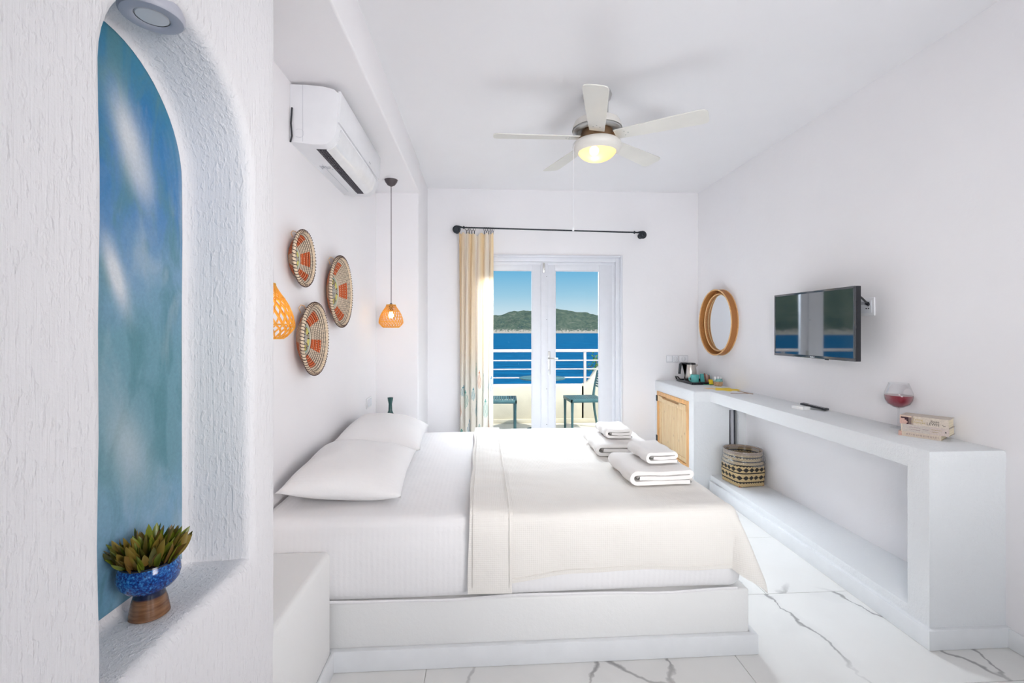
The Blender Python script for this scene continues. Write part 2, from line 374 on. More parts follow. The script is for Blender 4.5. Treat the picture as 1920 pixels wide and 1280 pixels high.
def box(bm, x0, x1, y0, y1, z0, z1, bev=0, seg=2, rot=None):
    r = bmesh.ops.create_cube(bm, size=1)
    vs = r['verts']
    for v_ in vs:
        v_.co = Vector(((x0+x1)/2+v_.co.x*(x1-x0), (y0+y1)/2+v_.co.y*(y1-y0), (z0+z1)/2+v_.co.z*(z1-z0)))
    if bev:
        es = list({e for v_ in vs for e in v_.link_edges})
        g = bmesh.ops.bevel(bm, geom=es, offset=bev, segments=seg, profile=.5, affect='EDGES')
        vs = list({v_ for f in g['faces'] for v_ in f.verts} | {v_ for v_ in vs if v_.is_valid})
    if rot is not None: bmesh.ops.transform(bm, matrix=rot, verts=vs)
    return vs
def nbox(*a, **k):
    bm = bmesh.new(); box(bm, *a, **k); return bm
def prism(bm, pts, axis, a0, a1, bev=0, seg=2):
    """pts: 2D outline, extruded along axis from a0 to a1. axis X: pts=(y,z); Y: (x,z); Z: (x,y)"""
    def P(p, a):
        return {'X': (a, p[0], p[1]), 'Y': (p[0], a, p[1]), 'Z': (p[0], p[1], a)}[axis]
    A = [bm.verts.new(P(p, a0)) for p in pts]; B = [bm.verts.new(P(p, a1)) for p in pts]
    n_ = len(pts); fs = [bm.faces.new(A), bm.faces.new(B[::-1])]
    for i in range(n_): fs.append(bm.faces.new((A[i], B[i], B[(i+1) % n_], A[(i+1) % n_])))
    bmesh.ops.recalc_face_normals(bm, faces=fs)
    if bev:
        es = {e for f in fs[:2] for e in f.edges}
        bmesh.ops.bevel(bm, geom=list(es), offset=bev, segments=seg, profile=.5, affect='EDGES')
    return bm
def lathe(bm, prof, segs=32, M4=None, close=False, col=None, lay=None):
    rings = []
    for (r, z) in prof:
        if r < 1e-6: rings.append([bm.verts.new((0, 0, z))])
        else: rings.append([bm.verts.new((r*math.cos(2*PI*i/segs), r*math.sin(2*PI*i/segs), z)) for i in range(segs)])
    fs = []
    for k in range(len(rings)-1 + (1 if close else 0)):
        a, b_ = rings[k], rings[(k+1) % len(rings)]
        for i in range(segs):
            j = (i+1) % segs
            if len(a) == 1 and len(b_) == 1: continue
            if len(a) == 1: f = bm.faces.new((a[0], b_[j], b_[i]))
            elif len(b_) == 1: f = bm.faces.new((a[i], a[j], b_[0]))
            else: f = bm.faces.new((a[i], a[j], b_[j], b_[i]))
            fs.append(f)
            if col:
                c = col(k, i)
                for lp in f.loops: lp[lay] = (*c, 1)
    vs = [v_ for r in rings for v_ in r]
    if M4 is not None: bmesh.ops.transform(bm, matrix=M4, verts=vs)
    return fs
def tube(bm, pts, r, sides=8, closed=False, cap=True):
    pts = [Vector(p) for p in pts]; n_ = len(pts); rings = []
    prev = None
    for i, p in enumerate(pts):
        a = pts[(i-1) % n_] if (closed or i > 0) else p; c = pts[(i+1) % n_] if (closed or i < n_-1) else p
        t = (c-a).normalized()
        if prev is None:
            u = t.orthogonal().normalized()
        else:
            u = (prev-t*prev.dot(t)); u = u.normalized() if u.length > 1e-6 else t.orthogonal().normalized()
        prev = u; w = t.cross(u)
        rr = r[i] if isinstance(r, (list, tuple)) else r
        rings.append([bm.verts.new(p+(u*math.cos(2*PI*k/sides)+w*math.sin(2*PI*k/sides))*rr) for k in range(sides)])
    m_ = n_ if closed else n_-1
    for i in range(m_):
        a, b_ = rings[i], rings[(i+1) % n_]
        sh = 0
        if closed and i == n_-1:
            sh = min(range(sides), key=lambda s: (a[0].co-b_[s].co).length)
        for k in range(sides):
            bm.faces.new((a[k], a[(k+1) % sides], b_[(k+1+sh) % sides], b_[(k+sh) % sides]))
    if cap and not closed:
        bm.faces.new(rings[0][::-1]); bm.faces.new(rings[-1])
    return bm
def soft_box(x0, x1, y0, y1, z0, z1, r, nx, ny, nz, fn=None):
    """box shell made of grids, edges rounded to radius r, then displaced by fn(point)"""
    bm = bmesh.new(); cache = {}
    lo = Vector((x0, y0, z0)); hi = Vector((x1, y1, z1)); N = (nx, ny, nz)
    def vert(i, j, k):
        key = (i, j, k)
        if key in cache: return cache[key]
        def c_(a, n_, l_, h_):
            # denser rows near edges
            t = a/n_; t = .5-.5*math.cos(PI*t) if n_ > 6 else t
            return l_+(h_-l_)*t
        p = Vector((c_(i, nx, x0, x1), c_(j, ny, y0, y1), c_(k, nz, z0, z1)))
        q = Vector([min(max(p[a], lo[a]+r), hi[a]-r) for a in range(3)])
        d = p-q
        if d.length > 1e-9: p = q+d.normalized()*r
        if fn: p = fn(p)
        v_ = bm.verts.new(p); cache[key] = v_; return v_
    for i in range(nx):
        for j in range(ny):
            for k in (0, nz):
                q = [vert(i, j, k), vert(i+1, j, k), vert(i+1, j+1, k), vert(i, j+1, k)]
                bm.faces.new(q if k else q[::-1])
    for i in range(nx):
        for k in range(nz):
            for j in (0, ny):
                q = [vert(i, j, k), vert(i+1, j, k), vert(i+1, j, k+1), vert(i, j, k+1)]
                bm.faces.new(q if not j else q[::-1])
    for j in range(ny):
        for k in range(nz):
            for i in (0, nx):
                q = [vert(i, j, k), vert(i, j+1, k), vert(i, j+1, k+1), vert(i, j, k+1)]
                bm.faces.new(q if i else q[::-1])
    return bm
def text_mesh(body, size, depth=.0004, align='CENTER', shear=0):
    cu = bpy.data.curves.new('t', 'FONT'); cu.body = body; cu.size = size; cu.extrude = depth; cu.align_x = align; cu.shear = shear
    cu.resolution_u = 3
    o = bpy.data.objects.new('t', cu); COL.objects.link(o)
    dg = bpy.context.evaluated_depsgraph_get(); me = bpy.data.meshes.new_from_object(o.evaluated_get(dg))
    bm = bmesh.new(); bm.from_mesh(me); bpy.data.objects.remove(o); bpy.data.meshes.remove(me); return bm
TX = Matrix(((0, 0, 1, 0), (1, 0, 0, 0), (0, 1, 0, 0), (0, 0, 0, 1)))   # lathe axis Z -> world +X

# ------------------------------------------------------------------ room shell
XR, YB, ZC = 2.33, 4.95, 2.89      # right wall, far wall, ceiling, wall behind the camera
XN, XL = -.62, -.95                          # niche wall face, alcove wall face
# floor: bed of grout, each tile an object
fl = struct('floor', nbox(-1.1, XR+.12, YA-.1, YB+.1, -.12, -.004), plain('grey_grout', (.66, .65, .63), .9))
tw, tl_ = 1.32, .66
tid = 0; base_tile = None
y = 1.75-.66*7
row = 0
while y < YB:
    x = 1.087-1.32*2 + (0 if row % 2 == 1 else .42)
    while x < XR:
        x0, x1, y0, y1 = max(x, -1.05), min(x+tw, XR), max(y, YA), min(y+tl_, YB)
        if x1-x0 > .02 and y1-y0 > .02:
            b2 = nbox(x0+.0012, x1-.0012, y0+.0012, y1-.0012, -.010, 0, bev=.0012, seg=1)
            o = finish(b2, 'floor_tile', M['marble'], fl)
        x += tw
    y += tl_; row += 1

struct('ceiling', nbox(-1.1, XR+.12, YA-.1, YB+.12, ZC, ZC+.12), M['plaster_ceiling'])
struct('wall_right', nbox(XR, XR+.12, YA-.1, YB+.12, -.1, ZC+.02), M['plaster'])
# far wall with the balcony door opening
DX0, DX1, DZ = -.205, 1.495, 2.205
bm = bmesh.new()
box(bm, -1.1, DX0, YB, YB+.22, -.1, ZC+.02); box(bm, DX1, XR+.12, YB, YB+.22, -.1, ZC+.02); box(bm, DX0, DX1, YB, YB+.22, DZ, ZC+.02)
struct('wall_back', bm, M['plaster'])
# wall behind the camera, with a wide window opening added to admit light
bm = bmesh.new()
box(bm, -1.1, -.45, YA-.1, YA, -.1, ZC+.02); box(bm, 2.15, XR+.12, YA-.1, YA, -.1, ZC+.02)
box(bm, -.45, 2.15, YA-.1, YA, -.1, .35); box(bm, -.45, 2.15, YA-.1, YA, 2.55, ZC+.02)
struct('wall_front', bm, M['plaster'])
bm = bmesh.new()
for a in (-.45, .82, 2.10): box(bm, a, a+.05, YA-.08, YA-.03, .35, 2.55)
for a in (.35, 2.50): box(bm, -.45, 2.15, YA-.08, YA-.03, a, a+.05)
struct('added_window_1', bm, M['white_paint'])
# alcove: wall behind the bed, its far pier and the lowered ceiling over the bed head
struct('wall_left', nbox(XL-.15, XL, 1.3, 4.3, -.1, 2.70), M['plaster'])
bm = nbox(XL-.15, -.575, 4.25, YB+.02, -.1, ZC+.01, bev=.012, seg=3)
struct('wall_pier', bm, M['plaster'])
bm = nbox(XL-.15, -.562, 1.2, 4.27, 2.63, ZC+.01, bev=.012, seg=3)
struct('trim_1', bm, M['plaster'], label='lowered plaster ceiling over the bed head')

# niche wall: arched recess with softly rounded rim
NY, NW, NS, NB = 1.062, .243, 1.82, .788     # centre, half width, spring height, sill height
def arch(off, x, n_=28, tilt=0):
    w, r = NW+off, NW+off
    P = []
    z0 = NB-off
    for i in range(13): P.append((NY-w+2*w*i/12, z0+tilt))
    for i in range(1, 13): P.append((NY+w, z0+(NS-.12*w-z0)*i/12))
    sk = lambda y_: -.12*(y_-NY)          # the hand-made arch leans a little
    for i in range(1, n_): a = PI*i/n_; P.append((NY+r*math.cos(a), NS+r*math.sin(a)+sk(NY+r*math.cos(a))))
    for i in range(0, 12): P.append((NY-w, NS+.12*w-(NS+.12*w-z0)*i/12))
    return [Vector((x, p[0], p[1])) for p in P]
bm = bmesh.new()
R_ = .028
loops = []
def wob(p, amp):
    q = noise.noise_vector(p*4.0)*amp
    return p+Vector((q.x*.3, q.y, q.z))
for k in range(7):
    a = PI/2*k/6
    loops.append([bm.verts.new(wob(p, .006)) for p in arch(R_*(1-math.sin(a)), XN-R_*(1-math.cos(a)))])
for xx in (-.68, -.72, -.76):
    loops.append([bm.verts.new(wob(p, .004)) for p in arch(0, xx, tilt=-.004)])
for k in range(1, 4):
    a = PI/2*k/3
    loops.append([bm.verts.new(wob(p, .003)) for p in arch(-.018*(1-math.cos(a)), -.772-.018*math.sin(a), tilt=-.004)])
for A, B in zip(loops, loops[1:]):
    for i in range(len(A)):
        j = (i+1) % len(A); bm.faces.new((A[i], B[i], B[j], A[j]))
# front face around the opening
outer = [bm.verts.new((XN, yy, zz_)) for yy, zz_ in ((-.0+YA, -.1), (1.43, -.1), (1.43, ZC+.01), (YA, ZC+.01))]
oe = [bm.edges.new((outer[i], outer[(i+1) % 4])) for i in range(4)]
ie = [bm.edges.get((loops[0][i], loops[0][(i+1) % len(loops[0])])) for i in range(len(loops[0]))]
bmesh.ops.triangle_fill(bm, use_beauty=True, use_dissolve=False, edges=oe+ie)
# rounded far end and return face
prev = (outer[1], outer[2])
for k in range(1, 5):
    a = PI/2*k/4; c_ = (XN-.02*(1-math.cos(a)), 1.43+.02*math.sin(a))
    cur = (bm.verts.new((c_[0], c_[1], -.1)), bm.verts.new((c_[0], c_[1], ZC+.01)))
    bm.faces.new((prev[0], cur[0], cur[1], prev[1])); prev = cur
e1 = (bm.verts.new((XL-.12, 1.45, -.1)), bm.verts.new((XL-.12, 1.45, ZC+.01))); bm.faces.new((prev[0], e1[0], e1[1], prev[1]))
e2 = (bm.verts.new((XL-.12, YA, -.1)), bm.verts.new((XL-.12, YA, ZC+.01))); bm.faces.new((e1[0], e2[0], e2[1], e1[1]))
bmesh.ops.recalc_face_normals(bm, faces=bm.faces)
wn_ = struct('wall_niche', bm, M['plaster_rough'], angle=60)
# painted back of the niche
bm = bmesh.new()
P = arch(-.012, -.7905); bm.faces.new([bm.verts.new(p) for p in P])
P = arch(.05, -.81); bm.faces.new([bm.verts.new(p) for p in P])
finish(bm, 'painted_panel', M['mural'], wn_, label='blue and teal cloud mural on the back of the arched niche')

# skirtings
struct('baseboard_right', nbox(XR-.014, XR, YA, 1.95, 0, .085, bev=.004), M['skirting'])

# balcony door: casing, frame and two leaves
bm = bmesh.new()
def frame_bars(bm, x0, x1, z1, w, y0, y1, bev=.003):
    box(bm, x0, x0+w, y0, y1, 0, z1, bev); box(bm, x1-w, x1, y0, y1, 0, z1, bev); box(bm, x0+w, x1-w, y0, y1, z1-w, z1, bev)
frame_bars(bm, DX0, DX1, DZ, .022, YB-.012, YB+.20)
struct('trim_2', bm, M['white_paint'], label='white casing lining the balcony door opening')
bm = bmesh.new()
frame_bars(bm, DX0+.022, DX1-.022, DZ-.022, .045, YB+.015, YB+.10); frame_bars(bm, DX0+.067, DX1-.067, DZ-.067, .03, YB+.045, YB+.11)
struct('trim_3', bm, M['white_paint'], label='stepped white door frame inside the casing')
LZ = DZ-.085; LX0, LX1, LM = DX0+.09, DX1-.09, .652
def leaf(name, x0, x1, gx0, gx1, gz0=.30):
    bm = bmesh.new(); y0, y1 = YB+.05, YB+.095; gz1 = 2.045
    box(bm, x0, gx0, y0, y1, .01, LZ, .003); box(bm, gx1, x1, y0, y1, .01, LZ, .003)
    box(bm, gx0, gx1, y0, y1, .01, gz0, .003); box(bm, gx0, gx1, y0, y1, gz1, LZ, .003)
    d = struct(name, bm, M['white_paint'])
    bm = bmesh.new()
    for a in (gx0, gx1-.008): box(bm, a, a+.008, y0-.004, y0+.006, gz0, gz1, .002)
    for a in (gz0, gz1-.008): box(bm, gx0, gx1, y0-.004, y0+.006, a, a+.008, .002)
    finish(bm, 'glazing_bead', M['white_paint'], d)
    finish(nbox(gx0-.005, gx1+.005, y0+.018, y0+.024, gz0-.005, gz1+.005), 'pane', M['pane'], d)
    return d
dl = leaf('door_1', LX0, LM-.001, LX0+.10, .528)
dr = leaf('door_2', LM+.001, LX1, .775, 1.255)
finish(nbox(LM-.03, LM+.045, YB+.036, YB+.05, .01, LZ, bev=.004), 'meeting_stile', M['white_paint'], dr)
bm = bmesh.new(); box(bm, .640, .664, YB+.028, YB+.037, LZ-.10, LZ+.005, .002); box(bm, .646, .658, YB+.02, YB+.03, LZ-.075, LZ-.02, .003)
finish(bm, 'top_bolt', M['nickel'], dr)
finish(nbox(.690, .724, YB+.044, YB+.051, .93, 1.18, bev=.003), 'handle_plate', M['nickel'], dr)
bm = bmesh.new(); tube(bm, [(.707, YB+.05, 1.105), (.707, YB+.005, 1.105), (.72, YB-.002, 1.105), (.80, YB+.0, 1.103)], .008, 10)
finish(bm, 'door_handle', M['nickel'], dr)
bm = bmesh.new()
box(bm, .700, .714, YB+.040, YB+.046, .96, .985, .002); tube(bm, [(.707, YB+.046, 1.01), (.707, YB+.038, 1.01)], .007, 8)
finish(bm, 'key_cylinder', M['grey_plastic'], dr)
for z_ in (.78, 1.52, 1.98, .40):
    b2 = bmesh.new(); tube(b2, [(.684, YB+.038, z_), (.684, YB+.034, z_)], .004, 8); finish(b2, 'screw_cap', M['dark_plastic'], dr)

# ------------------------------------------------------------------ bed
bed = thing('bed_platform', 'white plastered masonry bed base under the double mattress', 'bed', (.1, 2.85, 0))
finish(nbox(XL, 1.165, 1.985, 3.665, 0, .272, bev=.012, seg=3), 'plinth', M['plaster_bed'], bed)
bm = bmesh.new(); prism(bm, [(-.64, 1.958), (1.19, 1.958), (1.19, 3.69), (1.165, 3.69), (1.165, 1.985), (-.64, 1.985)], 'Z', 0, .088, bev=.005)
finish(bm, 'baseboard', M['skirting'], bed)

def mat_fn(p):
    q = p.copy()
    w = noise.noise(Vector((p.x*1.6, p.y*1.6, p.z*9)))
    if p.z < .56 and p.y < 2.2: q.y += .010*noise.noise(Vector((p.x*1.3, 3, p.z*11)))+.012*math.sin((p.z-.30)/.3*PI*1.3)*-.5
    if p.x > .9: q.x += .006*w
    q.z += .006*w if p.z > .5 else 0
    if p.z < .32: q.z += .004*math.sin(p.x*3.1)+.004*noise.noise(Vector((p.x*3, p.y*3, 0)))
    return q
mt = finish(soft_box(XL+.004, 1.135, 1.972, 3.672, .273, .622, .055, 60, 50, 14, mat_fn), 'mattress', M['sheet'], angle=80)
origin(mt, (.1, 2.85, .284)); tag(mt, 'thick double mattress in a white fitted sheet on the plastered bed base', 'mattress')
bm = bmesh.new(); tube(bm, [(x_/20, 1.966+.003*math.sin(x_*.7), .286+.005*math.sin(x_*.31)) for x_ in range(-18, 23)], .006, 6)
finish(bm, 'sheet_hem', M['sheet'], mt)

# blanket draped over the foot two thirds
XE, YF, YK, ZT = 1.112, 1.958, 3.690, .634
def drape(a, b_, lift=0, xo=0):
    """a: cloth distance along X; b_: along Y measured from far edge towards camera (0..YK-YF on top)"""
    rr = .045
    ea = max(0, a-XE); L = YK-YF; eb = max(0, b_-L); ef = max(0, -b_)
    def bend(e):
        # arc length e past the edge -> (outward, down)
        q = rr*PI/2
        if e < q: t = e/rr; return rr*math.sin(t), rr*(1-math.cos(t))
        return rr, rr+(e-q)
    x = min(a, XE-rr) if a <= XE-rr else None
    sa = max(0, a-(XE-rr)); sb = max(0, b_-(L-rr)); sf = max(0, rr-b_) if b_ < rr else 0
    px = min(a, XE-rr); py = YK-min(max(b_, rr), L-rr)
    if sa > 0 and sb > 0:
        rho = math.hypot(sa, sb); phi = math.atan2(sb, sa); o_, d_ = bend(rho)
        fl_ = math.sin(2*phi)**2
        g = math.radians(27)*fl_
        drop = max(0, d_-rr); 
        o2 = o_+drop*math.sin(g); d2 = d_ if drop == 0 else rr+drop*math.cos(g)
        px += o2*math.cos(phi); py -= o2*math.sin(phi); z = ZT-d2
    elif sa > 0 and sf > 0:
        rho = math.hypot(sa, sf); phi = math.atan2(sf, sa); o_, d_ = bend(rho); px += o_*math.cos(phi); py += o_*math.sin(phi); z = ZT-d_
    elif sa > 0: o_, d_ = bend(sa); px += o_; z = ZT-d_
    elif sb > 0: o_, d_ = bend(sb); py -= o_; z = ZT-d_
    elif sf > 0: o_, d_ = bend(sf); py += o_; z = ZT-d_
    else: z = ZT
    hang = max(0, ZT-z-.05)
    top = 1 if hang == 0 else 0
    # soft wrinkles
    wv = noise.noise(Vector((a*2.2, b_*5.5, 1)))*.009+noise.noise(Vector((a*6, b_*12, 4)))*.005
    if top: z += wv+.004
    if sb > 0 and hang > 0: py -= .008*math.sin(a*7+1.0)*hang/.25+noise.noise(Vector((a*5, b_*3, 9)))*.012+.002
    if sa > 0 and hang > 0: px += .012*math.sin(b_*9)*hang/.25+.006
    return Vector((px, py-lift*(1 if hang > 0 else 0), z+lift*top))
def cloth(a0, a1, b0, b1, na, nb, lift=0, hem=None, thick=.005):
    bm = bmesh.new(); G = []
    for i in range(na+1):
        a = a0+(a1-a0)*i/na; bb = b1(a) if callable(b1) else b1
        G.append([bm.verts.new(drape(a+(lift and .004*math.sin(j*.2)), b0+(bb-b0)*j/nb, lift)) for j in range(nb+1)])
    for i in range(na):
        for j in range(nb): bm.faces.new((G[i][j], G[i][j+1], G[i+1][j+1], G[i+1][j]))
    bmesh.ops.recalc_face_normals(bm, faces=bm.faces)
    bmesh.ops.solidify(bm, geom=bm.faces[:], thickness=thick)
    return bm
L_ = YK-YF
hemline = lambda a: L_+.244+.040*min(1, max(0, (.35-a)/.5)) - .012*math.sin((a-.2)*2.6)
bl = finish(cloth(-.05, XE+.20, -.20, hemline, 96, 120), 'blanket', M['blanket'], angle=80)
origin(bl, (.5, 2.8, .62)); tag(bl, 'cream waffle cotton blanket draped over the foot of the bed', 'blanket')
finish(cloth(-.058, .125, -.21, L_+.298, 12, 120, .012), 'folded_edge', M['blanket'], bl, angle=80)
# raised hem stitched along the front edge
bm = bmesh.new(); tube(bm, [drape(-.04+1.30*i/80, hemline(-.04+1.30*i/80)-.018)+Vector((0, -.004, 0)) for i in range(70)], .0022, 5)
finish(bm, 'hem_seam', M['blanket'], bl)
for aa in (-.040, .112):
    bm = bmesh.new(); tube(bm, [drape(aa, .05+(L_+.22)*i/60, .012)+Vector((0, -.004 if i > 50 else 0, .005 if i < 50 else 0)) for i in range(61)], .002, 5)
    finish(bm, 'hem_seam', M['blanket'], bl)

# pillows
def pillow(name, cx_, cy_, cz, w, d, h, rotz, rx, ry, label, seed):
    bm = bmesh.new(); n1, n2 = 34, 40; top = []; bot = []
    for i in range(n1+1):
        rt, rb = [], []
        for j in range(n2+1):
            u = -1+2*i/n1; v_ = -1+2*j/n2
            # pillow outline with pulled corners
            k = 1-.075*(1-u*u)**0*(0) 
            px = u*w/2*(1-.06*(1-abs(v_))**.6*1.0*abs(u)**3); py = v_*d/2*(1-.06*(1-abs(u))**.6*abs(v_)**3)
            hh = ((1-abs(u)**2.6)*(1-abs(v_)**2.6))**.55
            nz = noise.noise(Vector((u*1.7+seed, v_*1.7, 0)))*.012*hh+noise.noise(Vector((u*5+seed, v_*4, 2)))*.004*hh
            zt = h*.62*hh+nz; zb = -h*.38*min(1, hh*1.3)
            if i in (0, n1) or j in (0, n2): zt = zb = 0
            vt = bm.verts.new((px, py, zt)); rt.append(vt)
            rb.append(vt if (i in (0, n1) or j in (0, n2)) else bm.verts.new((px, py, zb)))
        top.append(rt); bot.append(rb)
    for i in range(n1):
        for j in range(n2):
            bm.faces.new((top[i][j], top[i+1][j], top[i+1][j+1], top[i][j+1]))
            q = (bot[i][j], bot[i][j+1], bot[i+1][j+1], bot[i+1][j])
            try: bm.faces.new(q)
            except ValueError: pass
    T = Matrix.Translation((cx_, cy_, cz)) @ Matrix.Rotation(rotz, 4, 'Z') @ Matrix.Rotation(ry, 4, 'Y') @ Matrix.Rotation(rx, 4, 'X')
    bmesh.ops.transform(bm, matrix=T, verts=bm.verts)
    o = finish(bm, name, M['pillowcase'], angle=120); origin(o, (cx_, cy_, cz)); tag(o, label, 'pillow'); return o
pillow('pillow', -.640, 2.445, .697, .53, .74, .165, .05, .03, .075, 'plump white pillow nearest the camera, leaning on the wall', 1)
pillow('pillow', -.650, 3.22, .712, .52, .70, .17, .04, .02, .12, 'plump white pillow on the balcony side of the bed', 5)

# towels: folded into a spiral of thick cloth
def towel(name, x0, y0, w, l, h, z, layers, rot, label, grp, seed, tilt=0):
    t_ = h/3*.86; path = []
    r = h/3/1.0
    # spiral: bottom right -> bottom left -> turn -> top right -> turn -> middle -> ends
    zb, zm, zt = h/6, h/2, h*5/6
    for i in range(8): path.append((w*.93-(w*.93-.05)*i/7, zb))
    for i in range(1, 8): a = -PI/2-PI*i/8; path.append((.05+(zt-zb)/2*math.cos(a)*1.0, (zt+zb)/2+(zt-zb)/2*math.sin(a)))
    for i in range(10): path.append((.05+(w-.028-.05)*i/9, zt-.10*h*math.sin(PI*i/9)*(.6 if seed % 2 else .2)))
    for i in range(1, 5): a = PI/2-PI*i/5; path.append((w-.028+(zt-zm)/2*1.0*math.cos(a), (zt+zm)/2+(zt-zm)/2*math.sin(a)))
    for i in range(8): path.append((w-.028-(w-.09)*i/7, zm-.05*h*math.sin(PI*i/7)))
    n_ = len(path); hw = t_/2; Lp, Rp = [], []
    for i, p in enumerate(path):
        a = path[max(0, i-1)]; c = path[min(n_-1, i+1)]; dx, dz = c[0]-a[0], c[1]-a[1]; L = math.hypot(dx, dz) or 1
        nx_, nz_ = -dz/L, dx/L; k = .9+.05*math.sin(i*1.3+seed)
        Lp.append((p[0]+nx_*hw*k, p[1]+nz_*hw*k)); Rp.append((p[0]-nx_*hw*k, p[1]-nz_*hw*k))
    # rounded tips
    out = Lp+[(path[-1][0]-hw*.7, path[-1][1])]+Rp[::-1]+[(path[0][0]+hw*.6, path[0][1])]
    bm = bmesh.new(); ns = 16; rings = []
    for s in range(ns+1):
        yy = l*s/ns
        ring = []
        for k, (px, pz) in enumerate(out):
            q = noise.noise(Vector((px*9+seed, yy*6, pz*14)))*.004
            sh = .004*math.sin(s*.8+seed)
            e = min(s, ns-s); shr = 1-.012*(e == 0)
            ring.append(bm.verts.new((w/2+(px-w/2)*shr+q+sh, yy, max(.0005, pz*(1-.05*(e == 0))+q*.6))))
        rings.append(ring)
    m_ = len(out)
    for s in range(ns):
        for k in range(m_):
            bm.faces.new((rings[s][k], rings[s][(k+1) % m_], rings[s+1][(k+1) % m_], rings[s+1][k]))
    for ring, fl_ in ((rings[0], 1), (rings[-1], 0)):
        nL = len(Lp)
        def q4(a, b_, c, d):
            try: bm.faces.new((ring[a], ring[b_], ring[c], ring[d]))
            except ValueError: pass
        for i in range(nL-1): q4(i, i+1, m_-2-(i+1), m_-2-i)
    bmesh.ops.recalc_face_normals(bm, faces=bm.faces)
    T = Matrix.Translation((x0, y0, z)) @ Matrix.Rotation(rot, 4, 'Z') @ Matrix.Rotation(tilt, 4, 'Y')
    bmesh.ops.transform(bm, matrix=T, verts=bm.verts)
    o = finish(bm, name, M['towel'], angle=70); origin(o, (x0+w/2, y0+l/2, z)); tag(o, label, 'towel', grp); return o
zt_ = ZT+.009
towel('folded_towel', .700, 2.245, .345, .37, .078, zt_, 3, .03, 'larger folded white towel at the bottom of the stack nearest the camera', 'folded bath towels on the bed', 1)
towel('folded_towel', .800, 2.330, .205, .26, .064, zt_+.080, 3, .06, 'small folded white towel topping the stack nearest the camera', 'folded hand towels on the bed', 2)
towel('folded_towel', .668, 2.79, .36, .40, .078, zt_, 3, -.02, 'larger folded white towel under the stack by the balcony door', 'folded bath towels on the bed', 4)
towel('folded_towel', .745, 2.90, .205, .26, .064, zt_+.080, 3, .0, 'small folded white towel topping the stack by the balcony door', 'folded hand towels on the bed', 3)

# plaster bedside benches
b1 = finish(nbox(XL-.02, XN, 1.40, 1.966, 0, .502, bev=.022, seg=4), 'bedside_bench', M['plaster_bed'])
origin(b1, (-.78, 1.7, 0)); tag(b1, 'white plastered bedside ledge between niche wall and bed', 'bench')
finish(nbox(XN, XN+.014, 1.40, 1.966, 0, .088, bev=.004), 'baseboard', M['skirting'], b1)
b2_ = finish(nbox(XL-.02, -.60, 3.70, 4.26, 0, .502, bev=.022, seg=4), 'bedside_bench', M['plaster_bed'])
origin(b2_, (-.78, 3.97, 0)); tag(b2_, 'white plastered bedside ledge below the far pendant lamp, behind the pillows', 'bench')
# green glass bottle behind the far pillow
vt = thing('bottle', 'small dark teal bottle neck showing above the far pillow', 'bottle', (-.755, 3.90, .502))
bm = bmesh.new(); lathe(bm, [(0, 0), (.034, 0), (.038, .01), (.038, .17), (.03, .21), (.016, .245), (.014, .30), (.021, .335), (.023, .352), (.019, .352), (.012, .33), (0, .325)], 24)
finish(bm, 'body', plain('dark_teal_glass', (.03, .09, .09), .2), vt, local=True)

# ------------------------------------------------------------------ console and cabinet along the right wall
con = thing('console_shelf', 'long white plastered console shelf built along the right wall below the television', 'console', (2.15, 3.0, 0))
ZS = .868
bm = bmesh.new(); prism(bm, [(1.968, 1.952), (XR, 1.952), (XR, 4.02), (2.004, 4.02)], 'Z', .77, ZS, bev=.010)
finish(bm, 'top_slab', M['plaster_console'], con)
bm = bmesh.new(); prism(bm, [(1.9685, 1.953), (XR, 1.953), (XR, 2.06), (1.9685, 2.06)], 'Z', .0, .80)
finish(bm, 'end_panel', M['plaster_console'], con)
bm = bmesh.new(); prism(bm, [(1.972, 2.04), (XR, 2.04), (XR, 4.02), (2.006, 4.02)], 'Z', 0, .132, bev=.008)
finish(bm, 'bottom_ledge', M['plaster_console'], con)
bm = bmesh.new(); prism(bm, [(1.948, 1.932), (2.335, 1.932), (2.335, 1.955), (1.972, 1.955), (2.006, 4.0), (1.984, 4.0)], 'Z', 0, .088, bev=.004)
finish(bm, 'baseboard', M['skirting'], con)

cab = thing('masonry_cabinet', 'white plastered cabinet with a pine door in the far right corner', 'cabinet', (2.1, 4.5, 0))
CX, CY0 = 1.852, 4.02
bm = bmesh.new()
# front wall with opening, end wall, top
OY0, OY1, OZ0, OZ1 = 4.115, 4.87, .15, .765
box(bm, CX, CX+.06, CY0, OY0, 0, ZS-.02); box(bm, CX, CX+.06, OY1, YB, 0, ZS-.02); box(bm, CX, CX+.06, OY0, OY1, 0, OZ0); box(bm, CX, CX+.06, OY0, OY1, OZ1, ZS-.02)
box(bm, CX+.06, 2.175, CY0, CY0+.06, 0, ZS-.02); box(bm, 2.26, XR, CY0, CY0+.06, 0, ZS-.02); box(bm, 2.175, 2.26, CY0, CY0+.06, .70, ZS-.02); box(bm, 2.175, 2.26, CY0, CY0+.06, 0, .14)
finish(bm, 'body', M['plaster_console'], cab)
finish(nbox(CX-.001, XR, CY0-.001, YB, ZS-.10, ZS, bev=.012, seg=3), 'top_slab', M['plaster_console'], cab)
finish(nbox(2.165, 2.27, CY0+.062, CY0+.075, .12, .75), 'shade_sheet', M['gap_shade'], cab, label='dark sheet standing in for shade inside the cabinet side slot')  # flat sheet behind the slot, coloured dark as its interior shade
bm = bmesh.new(); tube(bm, [(2.215, CY0+.03, .14), (2.217, CY0+.03, .40), (2.213, CY0+.03, .73)], .016, 10); finish(bm, 'drain_pipe', M['grey_plastic'], cab)
finish(nbox(CX+.058, CX+.066, OY0-.02, OY1+.02, OZ0-.02, OZ1+.02), 'inner_board', M['gap_shade'], cab)
bm = bmesh.new(); fw = .038
